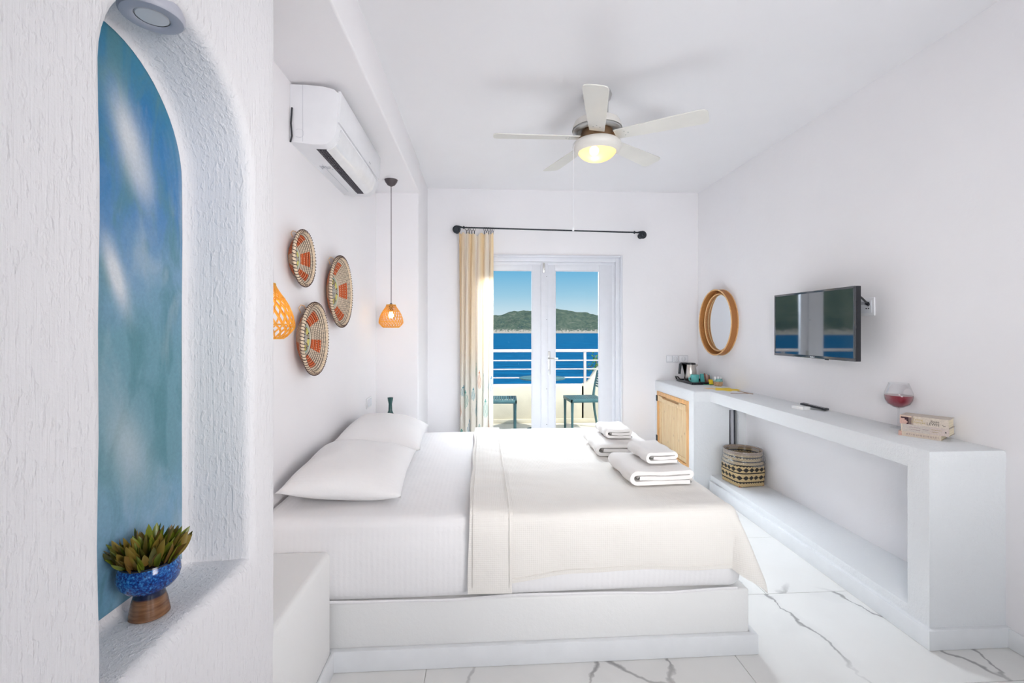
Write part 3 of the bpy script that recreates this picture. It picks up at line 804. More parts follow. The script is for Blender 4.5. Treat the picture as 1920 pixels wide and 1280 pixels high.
box(bm, CX-.010, CX+.05, OY0, OY0+fw, OZ0, OZ1, .003); box(bm, CX-.010, CX+.05, OY1-fw, OY1, OZ0, OZ1, .003)
box(bm, CX-.010, CX+.05, OY0+fw, OY1-fw, OZ0, OZ0+fw, .003); box(bm, CX-.010, CX+.05, OY0+fw, OY1-fw, OZ1-fw, OZ1, .003)
finish(bm, 'door_frame', M['pine_frame'], cab)
dor = finish(nbox(CX+.020, CX+.032, OY0+fw, OY1-fw, OZ0+fw, OZ1-fw), 'door', M['pine'], cab)
npk = 6; pw = (OY1-OY0-2*fw-.09)/npk
for i in range(npk):
    ya = OY0+fw+.045+i*pw
    finish(nbox(CX+.008, CX+.021, ya+.001, ya+pw-.001, OZ0+fw+.04, OZ1-fw-.05, bev=.002, seg=1), 'plank', M['pine'], dor)
bm = bmesh.new(); box(bm, CX+.000, CX+.021, OY0+fw+.003, OY0+fw+.045, OZ0+fw+.003, OZ1-fw-.004, .003); box(bm, CX+.000, CX+.021, OY1-fw-.045, OY1-fw-.003, OZ0+fw+.003, OZ1-fw-.004, .003)
box(bm, CX+.000, CX+.021, OY0+fw+.045, OY1-fw-.045, OZ0+fw+.003, OZ0+fw+.04, .003)
finish(bm, 'door_stile', M['pine'], dor)
bm = bmesh.new()
prism(bm, [(OY0+fw+.003, OZ1-fw-.06), (OY1-fw-.003, OZ1-fw-.06), (OY1-fw-.003, OZ1-fw-.004), (OY1-fw-.10, OZ1-fw-.004), (OY1-fw-.13, OZ1-fw-.024), (OY0+fw+.17, OZ1-fw-.024), (OY0+fw+.14, OZ1-fw-.004), (OY0+fw+.003, OZ1-fw-.004)], 'X', CX-.014, CX+.021, bev=.003)
finish(bm, 'finger_rail', M['pine'], dor, label='top rail with a cut finger grip')
for z_ in (.24, .66):
    finish(nbox(CX-.016, CX-.008, OY1-.022, OY1+.012, z_, z_+.06, bev=.002), 'hinge', M['iron'], dor)

# ------------------------------------------------------------------ wall things
# air conditioner
ac = thing('air_conditioner', 'white wall-mounted split air conditioner above the bed head', 'air conditioner', (XL, 2.85, 2.32))
A0, A1 = 2.38, 3.29
prof = [(XL, 2.333), (-.835, 2.322), (-.795, 2.322), (-.770, 2.328), (-.745, 2.350), (-.728, 2.385), (-.722, 2.43), (-.716, 2.50), (-.712, 2.578), (-.738, 2.600), (-.790, 2.612), (-.87, 2.618), (XL, 2.618)]
bm = bmesh.new(); prism(bm, prof, 'Y', A0, A1, bev=.004)
finish(bm, 'housing', M['white_plastic'], ac)
fp = [(-.712, 2.436), (-.706, 2.50), (-.701, 2.585), (-.706, 2.592), (-.718, 2.592), (-.722, 2.436)]
bm = bmesh.new(); prism(bm, fp, 'Y', A0+.004, A1-.004, bev=.003); finish(bm, 'front_panel', M['white_plastic'], ac)
bm = bmesh.new(); box(bm, -.842, -.792, A0+.06, A1-.10, 2.3205, 2.330); finish(bm, 'outlet_recess', M['dark_plastic'], ac)
bm = bmesh.new()
for i in range(30): ya = A0+.075+i*.0255; box(bm, -.838, -.796, ya, ya+.004, 2.3165, 2.3215)
for k in range(3): xa = -.832+k*.013; box(bm, xa, xa+.003, A0+.065, A1-.105, 2.3165, 2.3215)
finish(bm, 'outlet_grille', plain('charcoal_grille', (.10, .09, .11), .5), ac, kind='stuff')
lv = [(-.790, 2.3155), (-.762, 2.322), (-.738, 2.345), (-.721, 2.385), (-.716, 2.420), (-.720, 2.420), (-.728, 2.385), (-.745, 2.350), (-.768, 2.328), (-.790, 2.3205)]
bm = bmesh.new(); prism(bm, lv, 'Y', A0+.055, A1-.095, bev=.0)
finish(bm, 'louver', plain('glossy_white_louver', (.80, .80, .82), .08), ac)
bm = bmesh.new(); box(bm, -.895, -.893, A0+.30, A1-.1, 2.3262, 2.3285); tube(bm, [(-.90+.0, A0-.0008, 2.355+.0)]+[( -.905+.022*math.cos(a*PI/8), A0-.0008, 2.375+.022*math.sin(a*PI/8)) for a in range(-6, 7)], .0006, 4)
box(bm, -.888, -.8868, A0-.0012, A0+.001, 2.335, 2.615)
finish(bm, 'seam', M['grey_plastic'], ac, kind='stuff')
bm = bmesh.new()
for (xa, ya, dx, dy) in ((-.915, .20, .004, .05), (-.905, .205, .010, .004), (-.905, .225, .010, .004), (-.897, .20, .004, .03), (-.885, .20, .004, .045), (-.878, .21, .012, .004), (-.878, .235, .012, .004), (-.865, .20, .008, .022), (-.862, .24, .008, .012)):
    box(bm, xa, xa+dx, A0+.12+ya, A0+.12+ya+dy, 2.3245-.0012, 2.3275)
finish(bm, 'warning_marks', M['grey_plastic'], ac)
finish(nbox(-.7065, -.7050, 2.98, 3.01, 2.45, 2.456), 'indicator', M['grey_plastic'], ac)
bm = bmesh.new(); tube(bm, [(XL+.012, A0-.003, 2.50), (XL+.009, A0-.008, 2.42), (XL+.013, A0-.006, 2.36), (XL+.004, A0-.002, 2.33)], .004, 6)
finish(bm, 'drain_hose', M['dark_plastic'], ac)

# coiled wall baskets
def wall_basket(yc, zc, R, depth, label, seed):
    rnd = random.Random(seed)
    t = thing('wall_basket', label, 'basket', (XL, yc, zc), 'coiled baskets on the bed wall')
    bm = bmesh.new(); lay = bm.loops.layers.float_color.new('Col')
    c = .0052 if R < .15 else .0060; segs = 120; path = []
    r = c; 
    base = R*.50
    while r < base: path.append((r, c)); r += 2*c*.93
    n1 = len(path); sl = R-base-c; steps = int(math.hypot(sl, depth-c)/(2*c*.93))
    for i in range(1, steps+1): path.append((base+sl*i/steps, c+(depth-2*c)*(i/steps)**1.25))
    K = len(path); o0 = rnd.random()*6; blocks = [(o0+i*2*PI/5+rnd.uniform(-.15, .15), rnd.uniform(.26, .38)) for i in range(5)]
    straw, tealg, yel, ora, blk, pink, gry = (.82, .68, .52), (.46, .58, .50), (.72, .64, .20), (.78, .15, .045), (.06, .035, .03), (.80, .42, .25), (.62, .52, .42)
    for k, (rc, xc) in enumerate(path):
        f = k/(K-1)
        def colr(q, i, f=f, k=k):
            a = 2*PI*i/segs
            back = q in (2, 3)
            st = (i+k) % 2
            if back:
                near = any(abs((a-b0+PI) % (2*PI)-PI) < w for b0, w in blocks)
                cc_ = ora if (near and .55 < f < .95 and st) else pink
            elif f < .33:
                pet = math.cos(5*a+o0*2)
                cc_ = yel if pet > -.25 else (blk if st else straw)
                if f < .16: cc_ = (.8, .76, .68) if st else blk
                elif abs(pet+.25) < .22: cc_ = blk
            elif f < .42: cc_ = tealg
            elif f < .48: cc_ = gry if st else straw
            elif f < .86:
                near = any(abs((a-b0+PI) % (2*PI)-PI) < w for b0, w in blocks)
                cc_ = ora if near and (k % 1 == 0) else (straw if st else gry)
                if near and st and k % 2: cc_ = (.80, .35, .20)
            else: cc_ = straw if (i % 3) else gry
            d = (.84+.16*st)*(.50 if q in (1, 4) else 1); return tuple(x*d for x in cc_)  # coil flanks darkened in the colour as shade between the coils
        prof_ = [(rc+c*math.cos(q*PI/3+PI/2), xc+c*math.sin(q*PI/3+PI/2)) for q in range(6)]
        prof_ = [(max(.0004, a_), b_) for a_, b_ in prof_]
        lathe(bm, prof_, segs, TX, True, colr, lay)
    finish(bm, 'coil_weave', M['painted'], t, local=True, angle=60)
    bm = bmesh.new(); rr = c*1.5
    lathe(bm, [(R+rr*math.cos(q*PI/4), depth+rr*math.sin(q*PI/4)) for q in range(8)], 72, TX, True)
    finish(bm, 'rim', plain('straw_rim', (.74, .60, .44), .7, var=.25, scale=90), t, local=True)
    bm = bmesh.new(); ns = int(2*PI*R/.0165)
    for i in range(ns):
        a = 2*PI*i/ns; P_ = []
        for q in range(9):
            b_ = -1.5+3.6*q/8; aa = a+(.5*q/8)*.0165*1.2/R
            rad = R+(rr+.0016)*math.cos(b_); P_.append((depth+(rr+.0016)*math.sin(b_), rad*math.cos(aa), rad*math.sin(aa)))
        tube(bm, P_, .0019, 4)
    finish(bm, 'rim_stitching', M['stitch'], t, local=True, kind='stuff')
    bm = bmesh.new(); yl = R*.3
    tube(bm, [(.02, -R*.45, R*.72), (.015, -R*.52, R*.86), (.02, -R*.44, R*.95), (.03, -R*.35, R*.93), (.035, -R*.30, R*.84)], .002, 5)
    finish(bm, 'hanging_loop', M['rattan_light'], t, local=True)
    return t
wall_basket(2.425, 1.764, .134, .055, 'smallest coiled basket, upper left of the wall trio under the air conditioner', 3)
wall_basket(3.030, 1.647, .216, .060, 'largest coiled basket with orange blocks, rightmost on the bed wall', 8)
wall_basket(2.550, 1.358, .184, .065, 'lowest coiled wall basket, just above the pillows', 21)

# pendant lamps
def pendant(x, y_, zb, label, first=None):
    hs, rs = .182, .098
    zt = zb+hs
    if first:
        t = dup_tree(first); t.location = (x, y_, zb); t['label'] = label; return t
    t = thing('pendant_lamp', label, 'lamp', (x, y_, zb), 'woven pendant lamps beside the bed')
    H = 2.63-zb
    bm = bmesh.new(); lathe(bm, [(0, H-.052), (.012, H-.052), (.030, H-.042), (.046, H-.02), (.053, H-.002), (.053, H), (0, H)], 28)
    finish(bm, 'ceiling_cap', M['canopy'], t, local=True)
    bm = bmesh.new(); tube(bm, [(0, 0, H-.05), (.001, 0, hs+.3), (0, 0, hs-.03)], .0028, 6); finish(bm, 'cord', M['cord'], t, local=True)
    bm = bmesh.new(); lathe(bm, [(0, hs-.055), (.015, hs-.055), (.018, hs-.02), (.012, hs+.008), (.005, hs+.014), (0, hs+.014)], 16); finish(bm, 'socket', M['canopy'], t, local=True)
    bm = bmesh.new(); lathe(bm, [(0, .075)]+[(.021*math.sin(a*PI/8), .097-.022*math.cos(a*PI/8)) for a in range(1, 7)]+[(.012, .125), (.012, hs-.055)], 16)
    finish(bm, 'bulb', M['bulb'], t, local=True)
    pf = [(.062, 0), (.070, .004), (.094, .030), (.098, .042), (.092, .075), (.080, .108), (.064, .136), (.050, .155), (.040, .172), (.036, .182)]
    def R_at(s):
        s = max(0, min(.9999, s))*(len(pf)-1); i = int(s); f = s-i
        return (pf[i][0]*(1-f)+pf[i+1][0]*f, pf[i][1]*(1-f)+pf[i+1][1]*f)
    bm = bmesh.new()
    for sgn in (1, -1):
        for k in range(24):
            for d_ in (0, .035):
                P_ = []
                for q in range(17):
                    s = q/16; r_, z_ = R_at(s); a = 2*PI*k/24+d_+sgn*s*1.5
                    P_.append((r_*math.cos(a), r_*math.sin(a), z_))
                tube(bm, P_, .0015, 3, cap=False)
    finish(bm, 'shade_weave', M['lamp_rattan'], t, local=True, kind='stuff')
    for s, w in ((0, .0035), (.35, .0022), (.66, .003), (1, .0045)):
        r_, z_ = R_at(s); bm = bmesh.new()
        lathe(bm, [(r_+w*.7*math.cos(q*PI/3), z_+w*math.sin(q*PI/3)) for q in range(6)], 40, None, True)
        finish(bm, 'shade_ring', M['lamp_rattan'], t, local=True)
    lt = add_light('bulb_light', 'POINT', (0, 0, .10), (0, 0, 0), 20, (1, .66, .26), shadow_soft_size=.02); lt.parent = t
    return t
pl = pendant(-.745, 3.88, 1.428, 'woven amber pendant lamp hanging over the far bedside ledge')
pendant(-.735, 1.625, 1.375, 'woven amber pendant lamp half hidden by the niche wall edge', pl)

# switch plate on bed wall
sw = thing('light_switch', 'white double light switch plate on the wall above the far pillow', 'switch', (XL, 3.98, .80))
finish(nbox(XL, XL+.008, 3.90, 4.06, .76, .845, bev=.003), 'plate', M['white_plastic'], sw)
for ya in (3.912, 3.984): finish(nbox(XL+.006, XL+.013, ya, ya+.064, .772, .833, bev=.002), 'rocker', M['white_paint'], sw)

# niche downlight
dn = thing('recessed_downlight', 'round grey-rimmed downlight at the top of the arched niche', 'light', (-.680, 1.012, 2.048))
bm = bmesh.new(); lathe(bm, [(.031, -.002), (.036, -.005), (.054, -.004), (.057, 0), (.057, .010), (.052, .022), (0, .022)], 48); finish(bm, 'ring', M['downlight_ring'], dn, local=True)
bm = bmesh.new(); lathe(bm, [(0, -.003), (.028, -.0025), (.032, .001), (0, .001)], 40); finish(bm, 'lens', M['downlight_lens'], dn, local=True)

# potted succulent in niche
pot = thing('potted_plant', 'small leafy olive-green plant in a blue speckled footed pot in the niche', 'plant', (-.722, 1.066, .786))
bm = bmesh.new(); lathe(bm, [(0, 0), (.036, 0), (.038, .002), (.0375, .004), (.033, .030), (.0285, .046), (.027, .056)], 48); finish(bm, 'pot_foot', M['foot_glaze'], pot, local=True)
bm = bmesh.new(); lathe(bm, [(.0265, .052), (.030, .055), (.045, .063), (.054, .074), (.0575, .088), (.056, .103), (.0525, .114), (.051, .117), (.0485, .115), (.050, .10), (0, .098)], 56); finish(bm, 'pot_bowl', M['blue_glaze'], pot, local=True)
bm = bmesh.new(); lathe(bm, [(.049, .1165), (.0518, .1168), (.0527, .1145), (.0518, .1125)], 48); finish(bm, 'pot_rim', plain('dark_rim', (.02, .02, .02), .15), pot, local=True)
bm = bmesh.new(); lathe(bm, [(0, .112), (.049, .110)], 24); finish(bm, 'soil', M['soil'], pot, local=True)
rnd = random.Random(4)
def leaf_mesh(seed):
    bm = bmesh.new(); lay = bm.loops.layers.float_color.new('Col'); r_ = random.Random(seed)
    tone = r_.choice([((.16, .20, .01), (.30, .38, .02)), ((.10, .13, .01), (.24, .28, .02)), ((.24, .13, .03), (.30, .24, .04)), ((.26, .36, .02), (.42, .52, .04)), ((.20, .09, .03), (.22, .15, .03)), ((.05, .045, .012), (.13, .13, .02))])
    L, W = 1, .2; n_ = 7; rows = []
    bend = r_.uniform(-.1, .25)
    for i in range(n_+1):
        t = i/n_; w = W*math.sin(PI*min(1, t**.8))**.75*(1 if t < .98 else 0)+.004; z = L*t; y_ = bend*t*t
        rows.append([bm.verts.new((-w, y_+.25*w, z)), bm.verts.new((0, y_-.06*w, z)), bm.verts.new((w, y_+.25*w, z))])
    for i in range(n_):
        for k in range(2):
            f = bm.faces.new((rows[i][k], rows[i][k+1], rows[i+1][k+1], rows[i+1][k]))
            for lp in f.loops:
                t = lp.vert.co.z; e = abs(lp.vert.co.x)*5; cc_ = [tone[0][q]*(1-t*.6-e*.3)+tone[1][q]*(t*.6+e*.3) for q in range(3)]
                lp[lay] = (*[max(0, c) for c in cc_], 1)
    return bm
protos = []
for s in range(8):
    bm = leaf_mesh(s*3+1); o = finish(bm, 'leaf', M['plant_leaf'], pot, local=True, angle=80); protos.append(o)
placed = 0
for i in range(170):
    rr = .047*math.sqrt(rnd.random()); a = rnd.uniform(0, 2*PI); k = rr/.047
    if i < len(protos): o = protos[i]
    else:
        o = protos[i % 8].copy(); COL.objects.link(o)
    tilt = .06+k*.72*rnd.uniform(.5, 1.15); s = rnd.uniform(.036, .062)*(1.08-.12*k); 
    T = Matrix.Rotation(a, 4, 'Z') @ Matrix.Rotation(tilt, 4, 'Y') @ Matrix.Rotation(rnd.uniform(0, 6), 4, 'Z')
    o.location = (rr*math.cos(a), rr*math.sin(a), .108+.012*(1-k)+rnd.uniform(0, .012))
    o.rotation_euler = T.to_euler(); o.scale = (s*.72, s*.8, s)

# ceiling fan
FX, FY, FZ = .715, 2.90, 2.60
fan = thing('ceiling_fan', 'cream five-bladed ceiling fan with a lit bowl lamp', 'fan', (FX, FY, FZ))
bm = bmesh.new(); lathe(bm, [(0, .29), (.085, .29), (.092, .27), (.085, .25), (.07, .235), (.07, .13), (.10, .115), (.135, .095), (.150, .065), (.152, .045), (.140, .035), (.128, .033), (.118, .045), (0, .06)], 56)
finish(bm, 'motor_housing', M['nickel'], fan, local=True)
bm = bmesh.new(); lathe(bm, [(.1375, .102), (.1505, .070), (.1545, .056), (.1555, .058), (.151, .074), (.139, .105)], 56, None, True); finish(bm, 'housing_band', M['cream_metal'], fan, local=True)
bm = bmesh.new(); lathe(bm, [(0, .05), (.095, .05), (.10, .03), (.10, -.012), (.085, -.022), (0, -.022)], 40); finish(bm, 'motor', M['bronze'], fan, local=True)
bm = bmesh.new(); lathe(bm, [(.10, -.018), (.135, -.020), (.148, -.032), (.152, -.048), (.146, -.066), (.132, -.080), (.118, -.086), (.112, -.078), (.112, -.03)], 56, None, True); finish(bm, 'light_ring', M['cream_metal'], fan, local=True)
bm = bmesh.new(); lathe(bm, [(.1135, -.080)]+[(.1135*math.cos(a*PI/20), -.080-.058*math.sin(a*PI/20)) for a in range(1, 10)]+[(0, -.138)], 48); finish(bm, 'lamp_bowl', M['bowl'], fan, local=True)
bm = bmesh.new(); 
bmesh.ops.create_uvsphere(bm, u_segments=16, v_segments=10, radius=.030); bmesh.ops.translate(bm, vec=(-.02, -.005, -.075), verts=bm.verts)
finish(bm, 'bulb', M['fan_bulb'], fan, local=True)
lt = add_light('fan_bulb_light', 'POINT', (-.02, -.02, -.105), (0, 0, 0), .8, (1, .85, .6), shadow_soft_size=.03); lt.parent = fan
for k, a in enumerate((179.5, 109, 38, -32, -104.5)):
    a = math.radians(a)
    bm = bmesh.new(); pts = [(.105, -.048), (.17, -.052), (.40, -.060), (.60, -.068)]
    tip = [(.63+.018*math.cos(t), 0.0) for t in (0,)]
    out = [(.115, -.046), (.30, -.056), (.50, -.064), (.615, -.068), (.638, -.060), (.648, -.042), (.650, 0), (.648, .042), (.638, .060), (.615, .068), (.50, .064), (.30, .056), (.115, .046)]
    prism(bm, out, 'Z', -.003, .003, bev=.0012, seg=1)
    T = Matrix.Rotation(a, 4, 'Z') @ Matrix.Rotation(math.radians(-11), 4, 'X')
    bmesh.ops.transform(bm, matrix=Matrix.Translation((0, 0, .006)) @ T, verts=bm.verts)
    bl_ = finish(bm, 'blade', M['fan_blade'], fan, local=True)
    bm = bmesh.new()
    for sx, sy in ((.175, -.02), (.175, .02), (.195, 0)): tube(bm, [(sx, sy, -.0025), (sx, sy, -.0058)], .0035, 8)
    bmesh.ops.transform(bm, matrix=Matrix.Translation((0, 0, .006)) @ T, verts=bm.verts)
    finish(bm, 'blade_screws', M['nickel'], bl_, local=True)
    bm = bmesh.new(); box(bm, .07, .16, -.022, .022, .000, .006, .002)
    bmesh.ops.transform(bm, matrix=Matrix.Translation((0, 0, .006)) @ T, verts=bm.verts)
    finish(bm, 'blade_arm', M['bronze'], fan, local=True)
bm = bmesh.new()
for i, z_ in enumerate([-.06-.008*i for i in range(66)]): pass
tube(bm, [(-.150, -.03, -.05), (-.156, -.03, -.07), (-.156, -.03, -.30), (-.157, -.03, -.56)], .0016, 6); tube(bm, [(-.156, -.03, -.27), (-.156, -.03, -.282)], .003, 8)
finish(bm, 'pull_chain', M['white_plastic'], fan, local=True)
bm = bmesh.new(); lathe(bm, [(0, -.585), (.006, -.582), (.008, -.572), (.005, -.562), (0, -.558)], 12, Matrix.Translation((-.157, -.03, 0))); finish(bm, 'pull_knob', M['white_plastic'], fan, local=True)

# curtain rod
YR = 4.868
rod = thing('curtain_rod', 'thin dark iron curtain rod with disc ends above the balcony door', 'curtain rod', (.7, YR, 2.45))
zl, zr_ = 2.468, 2.438
zr = lambda x: zl+(zr_-zl)*(x+.24)/1.90
bm = bmesh.new(); tube(bm, [(-.26, YR, zl), (1.665, YR, zr_)], .0075, 10)
for x in (-.195, 1.60): tube(bm, [(x-.012, YR, zr(x)), (x, YR, zr(x)), (x+.012, YR, zr(x))], [.008, .017, .008], 12)
finish(bm, 'rod', M['iron'], rod)
for x, s in ((-.268, -1), (1.69, 1)):
    zc = zr(x)-.022; bm = bmesh.new()
    tube(bm, [(x-s*.06, YR, zr(x)+.001), (x-s*.02, YR, zr(x)+.012), (x+s*.018, YR, zr(x)+.004), (x+s*.03, YR, zc)], .006, 8)
    finish(bm, 'scroll_end', M['iron'], rod)
    bm = bmesh.new(); lathe(bm, [(0, -.014), (.012, -.014), (.018, -.010), (.026, -.012), (.034, -.008), (.042, 0), (.040, .012), (.02, .02), (.018, .06), (.03, .0805), (0, .0805)], 32, Matrix.Translation((x, YR, zc)) @ Matrix.Rotation(-PI/2, 4, 'X'))
    finish(bm, 'disc_finial', M['iron'], rod)
rings_x = [-.165, -.140, -.112, -.085, .018, .040, .064, .086, .108, -.0]
names = {0: 'leftmost of the iron curtain rings, beside the disc end'}
lab = ['iron curtain ring nearest the left disc end of the rod', 'second iron curtain ring from the left disc end', 'third iron curtain ring from the left disc end', 'fourth iron curtain ring from the left, last before the gap in the curtain top',
       'first iron curtain ring after the gap in the curtain top', 'second iron curtain ring after the gap in the curtain top', 'third iron curtain ring after the gap in the curtain top', 'iron curtain ring next to the last on the right', 'rightmost iron curtain ring, at the free edge of the curtain']
for i, x in enumerate(rings_x[:9]):
    t = thing('curtain_ring', lab[i], 'curtain ring', (x, YR, zr(x)-.012), 'iron rings on the curtain rod')
    tilt = random.Random(i).uniform(.3, 1.3); bm = bmesh.new()
    tube(bm, [(.019*math.cos(q*PI/10)*math.sin(tilt), .019*math.cos(q*PI/10)*math.cos(tilt), .019*math.sin(q*PI/10)) for q in range(20)], .0022, 6, closed=True)
    finish(bm, 'hoop', M['iron'], t, local=True)
    bm = bmesh.new(); tube(bm, [(0, 0, -.018), (.001, .001, -.026)], .0035, 6); box(bm, -.004, .004, -.003, .003, -.052, -.026, .001)
    finish(bm, 'clip', M['iron'], t, local=True)

# curtain
bm = bmesh.new(); lay = bm.loops.layers.float_color.new('Col'); NX, NZ = 220, 150
X0, X1 = -.245, .108; Z1, Z0c = 2.408, .03
def cur_pt(u, v_):
    # u 0..1 across, v 0 (top) .. 1 (bottom)
    ph = 2*PI*(6.2*u+.25*math.sin(5*u)); amp = .022*(.55+.45*min(1, v_*6))
    fl = (1-v_)**.5
    x = X0+(X1-X0)*u*(1-.02*v_)+.010*math.sin(ph*1+1.4)*v_**.3+.006*math.sin(v_*4+u*9)*v_
    y_ = YR-.004+amp*math.sin(ph)+.006*math.sin(ph*2.1+v_*2)
    zt = Z1+.010*math.cos(ph*1.0)-(.020*math.exp(-((u-.52)/.10)**2))
    z = zt+(Z0c-zt)*v_
    return Vector((x, y_, z))
motifs = []
rn = random.Random(12)
for (px, pz, h_, w_, kind) in ((.505, 1.0, .17, .022, 0), (.60, .90, .20, .020, 1), (.13, .78, .12, .030, 2), (.33, .78, .10, .02, 2), (.75, .86, .22, .02, 3), (.88, .84, .14, .022, 4), (.97, .86, .16, .02, 4), (.22, .70, .2, .03, 0), (.42, .75, .13, .02, 2), (.68, .72, .2, .02, 3), (.05, .6, .2, .03, 1), (.5, .6, .2, .03, 2), (.8, .6, .2, .03, 0), (.9, .4, .2, .03, 1), (.3, .4, .2, .03, 4), (.6, .35, .2, .03, 3), (.1, .3, .2, .03, 0)):
    motifs.append((px, pz, h_, w_/(X1-X0)*1.0, kind))
pal = [((.16, .38, .33), (.5, .62, .55)), ((.62, .30, .18), (.74, .55, .42)), ((.18, .36, .42), (.42, .58, .58)), ((.42, .50, .46), (.6, .62, .56)), ((.20, .34, .45), (.55, .62, .66))]
G = [[bm.verts.new(cur_pt(i/NX, j/NZ)) for j in range(NZ+1)] for i in range(NX+1)]
for i in range(NX):
    for j in range(NZ):
        f = bm.faces.new((G[i][j], G[i][j+1], G[i+1][j+1], G[i+1][j]))
        u = (i+.5)/NX; z = f.calc_center_median().z
        top = min(1, max(0, (z-.9)/1.5)); 
        sm = .5+.5*math.sin(2*PI*3.1*u+.8); top = min(1, top+.8*max(0, (z-2.2)/.2))
        base_c = (.88, .80-.10*top*sm-.03*sm, .70-.22*top*sm-.08*sm)
        lowf = min(1, max(0, (1.2-z)/.3)); base_c = tuple(a*(1-lowf*.6)+b_*lowf*.6 for a, b_ in zip(base_c, (.80, .79, .74)))
        c_ = base_c
        for (mx_, mz, h_, w_, kd) in motifs:
            t = (z-(mz-h_/2))/h_
            if 0 < t < 1 and abs(u-mx_) < w_*math.sin(PI*t**.7)*.62:
                d = ((i*7+j*13) % 5)
                c_ = pal[kd][0] if (d == 0 or t > .80) else (pal[kd][1] if d in (1, 2) else base_c)
        for lp in f.loops: lp[lay] = (*c_, 1)
cu = finish(bm, 'curtain', M['curtain'], angle=120); origin(cu, (-.07, YR, 1.2))
tag(cu, 'gathered cream curtain with printed feather motifs at the hem, left of the balcony door', 'curtain')

# round mirror
mi = thing('round_mirror', 'round mirror in a deep woven rattan drum frame on the right wall', 'mirror', (XR, 4.462, 1.482))
TM = Matrix(((0, 0, -1, 0), (1, 0, 0, 0), (0, 1, 0, 0), (0, 0, 0, 1)))     # lathe +Z -> world -X
Rm = .318
bm = bmesh.new(); lathe(bm, [(Rm-.004, .0), (Rm, 0), (Rm, .066), (Rm-.004, .066)], 96, TM, True); finish(bm, 'drum', M['rattan'], mi, local=True)
bm = bmesh.new(); lathe(bm, [(Rm-.0045, .004), (Rm-.0075, .004), (Rm-.0075, .064), (Rm-.0045, .064)], 96, TM, True); finish(bm, 'drum_lining', plain('brown_rattan_lining', (.42, .18, .05), .5, var=.25, scale=60, vscale=(8, 1, 1)), mi, local=True)
for z_, w in ((.003, .006), (.067, .006)):
    bm = bmesh.new(); lathe(bm, [(Rm+w*math.cos(q*PI/4), z_+w*.8*math.sin(q*PI/4)) for q in range(8)], 96, TM, True); finish(bm, 'drum_rim', M['rattan_light'], mi, local=True)
bm = bmesh.new(); lathe(bm, [(Rm-.040+.006*math.cos(q*PI/4), .028+.006*math.sin(q*PI/4)) for q in range(8)], 96, TM, True); finish(bm, 'inner_rim', M['rattan_light'], mi, local=True)
bm = bmesh.new(); lathe(bm, [(Rm-.008, .004), (Rm-.038, .026), (Rm-.042, .010), (Rm-.030, .004)], 96, TM, True); finish(bm, 'inner_slope', M['rattan'], mi, local=True)
bm = bmesh.new(); lathe(bm, [(0, .010), (Rm-.034, .010), (Rm-.034, .004), (0, .004)], 96, TM); finish(bm, 'mirror_glass', M['mirror'], mi, local=True)

# television
tv = thing('television', 'flat black television on a wall bracket reflecting the balcony view', 'television', (2.18, 2.965, 1.56))
TX0, T0, T1, TZ0, TZ1 = 2.153, 2.588, 3.340, 1.221, 1.661
finish(nbox(TX0+.001, TX0+.036, T0, T1, TZ0, TZ1, bev=.003), 'casing', M['black'], tv)
bm = bmesh.new(); bz = .013
box(bm, TX0-.003, TX0+.006, T0, T1, TZ1-bz, TZ1, .002); box(bm, TX0-.003, TX0+.006, T0, T1, TZ0, TZ0+.018, .002)
box(bm, TX0-.003, TX0+.006, T0, T0+bz, TZ0+.018, TZ1-bz, .002); box(bm, TX0-.003, TX0+.006, T1-bz, T1, TZ0+.018, TZ1-bz, .002)
finish(bm, 'bezel', plain('glossy_dark_bezel', (.015, .02, .03), .1, **{'IOR': 2.0}), tv)
finish(nbox(TX0-.001, TX0+.002, T0+bz, T1-bz, TZ0+.018, TZ1-bz), 'screen', M['screen'], tv)
finish(nbox(TX0+.034, TX0+.075, T0+.12, T1-.12, TZ0+.05, TZ1-.12, bev=.012), 'rear_cover', M['dark_plastic'], tv)
bm = bmesh.new(); box(bm, TX0+.07, XR, 2.93, 3.0, 1.42, 1.47, .003); box(bm, XR-.012, XR, 2.88, 3.05, 1.36, 1.53, .002); box(bm, TX0+.068, TX0+.08, 2.86, 3.07, 1.34, 1.55, .002)
finish(bm, 'wall_bracket', M['iron'], tv)
bm = bmesh.new()
for ya, w_, hh_ in ((2.950, .006, .007), (2.942, .005, .005), (2.935, .005, .007), (2.928, .006, .005), (2.920, .003, .007)): box(bm, TX0-.0042, TX0-.0028, ya, ya+w_, TZ0+.005, TZ0+.005+hh_)
finish(bm, 'maker_mark', M['white_plastic'], tv, kind='stuff')
finish(nbox(TX0-.002, TX0+.004, 2.80, 2.83, TZ0-.005, TZ0+.001, bev=.001), 'receiver', M['black'], tv)
bm = bmesh.new(); tube(bm, [(2.20, 2.63, 1.615), (2.255, 2.655, 1.59), (2.30, 2.675, 1.565), (2.326, 2.69, 1.556)], .006, 8); tube(bm, [(2.300, 2.676, 1.565), (2.327, 2.692, 1.555)], .011, 8)
finish(bm, 'power_cable', M['black'], tv)

ts = thing('wall_socket', 'white square socket outlet on the right wall behind the television edge', 'socket', (XR, 2.70, 1.55))
bm = nbox(XR-.010, XR, 2.648, 2.765, 1.490, 1.600, bev=.004); finish(bm, 'plate', M['white_plastic'], ts)
finish(nbox(XR-.013, XR-.006, 2.664, 2.750, 1.508, 1.583, bev=.002), 'insert', M['white_paint'], ts)
finish(nbox(XR-.0145, XR-.0120, 2.672, 2.742, 1.560, 1.576), 'port_row', M['grey_plastic'], ts)
bm = bmesh.new()
for yy in (2.683, 2.70): tube(bm, [(XR-.0155, yy, 1.535), (XR-.011, yy, 1.535)], .004, 8)
finish(bm, 'port', M['dark_plastic'], ts)

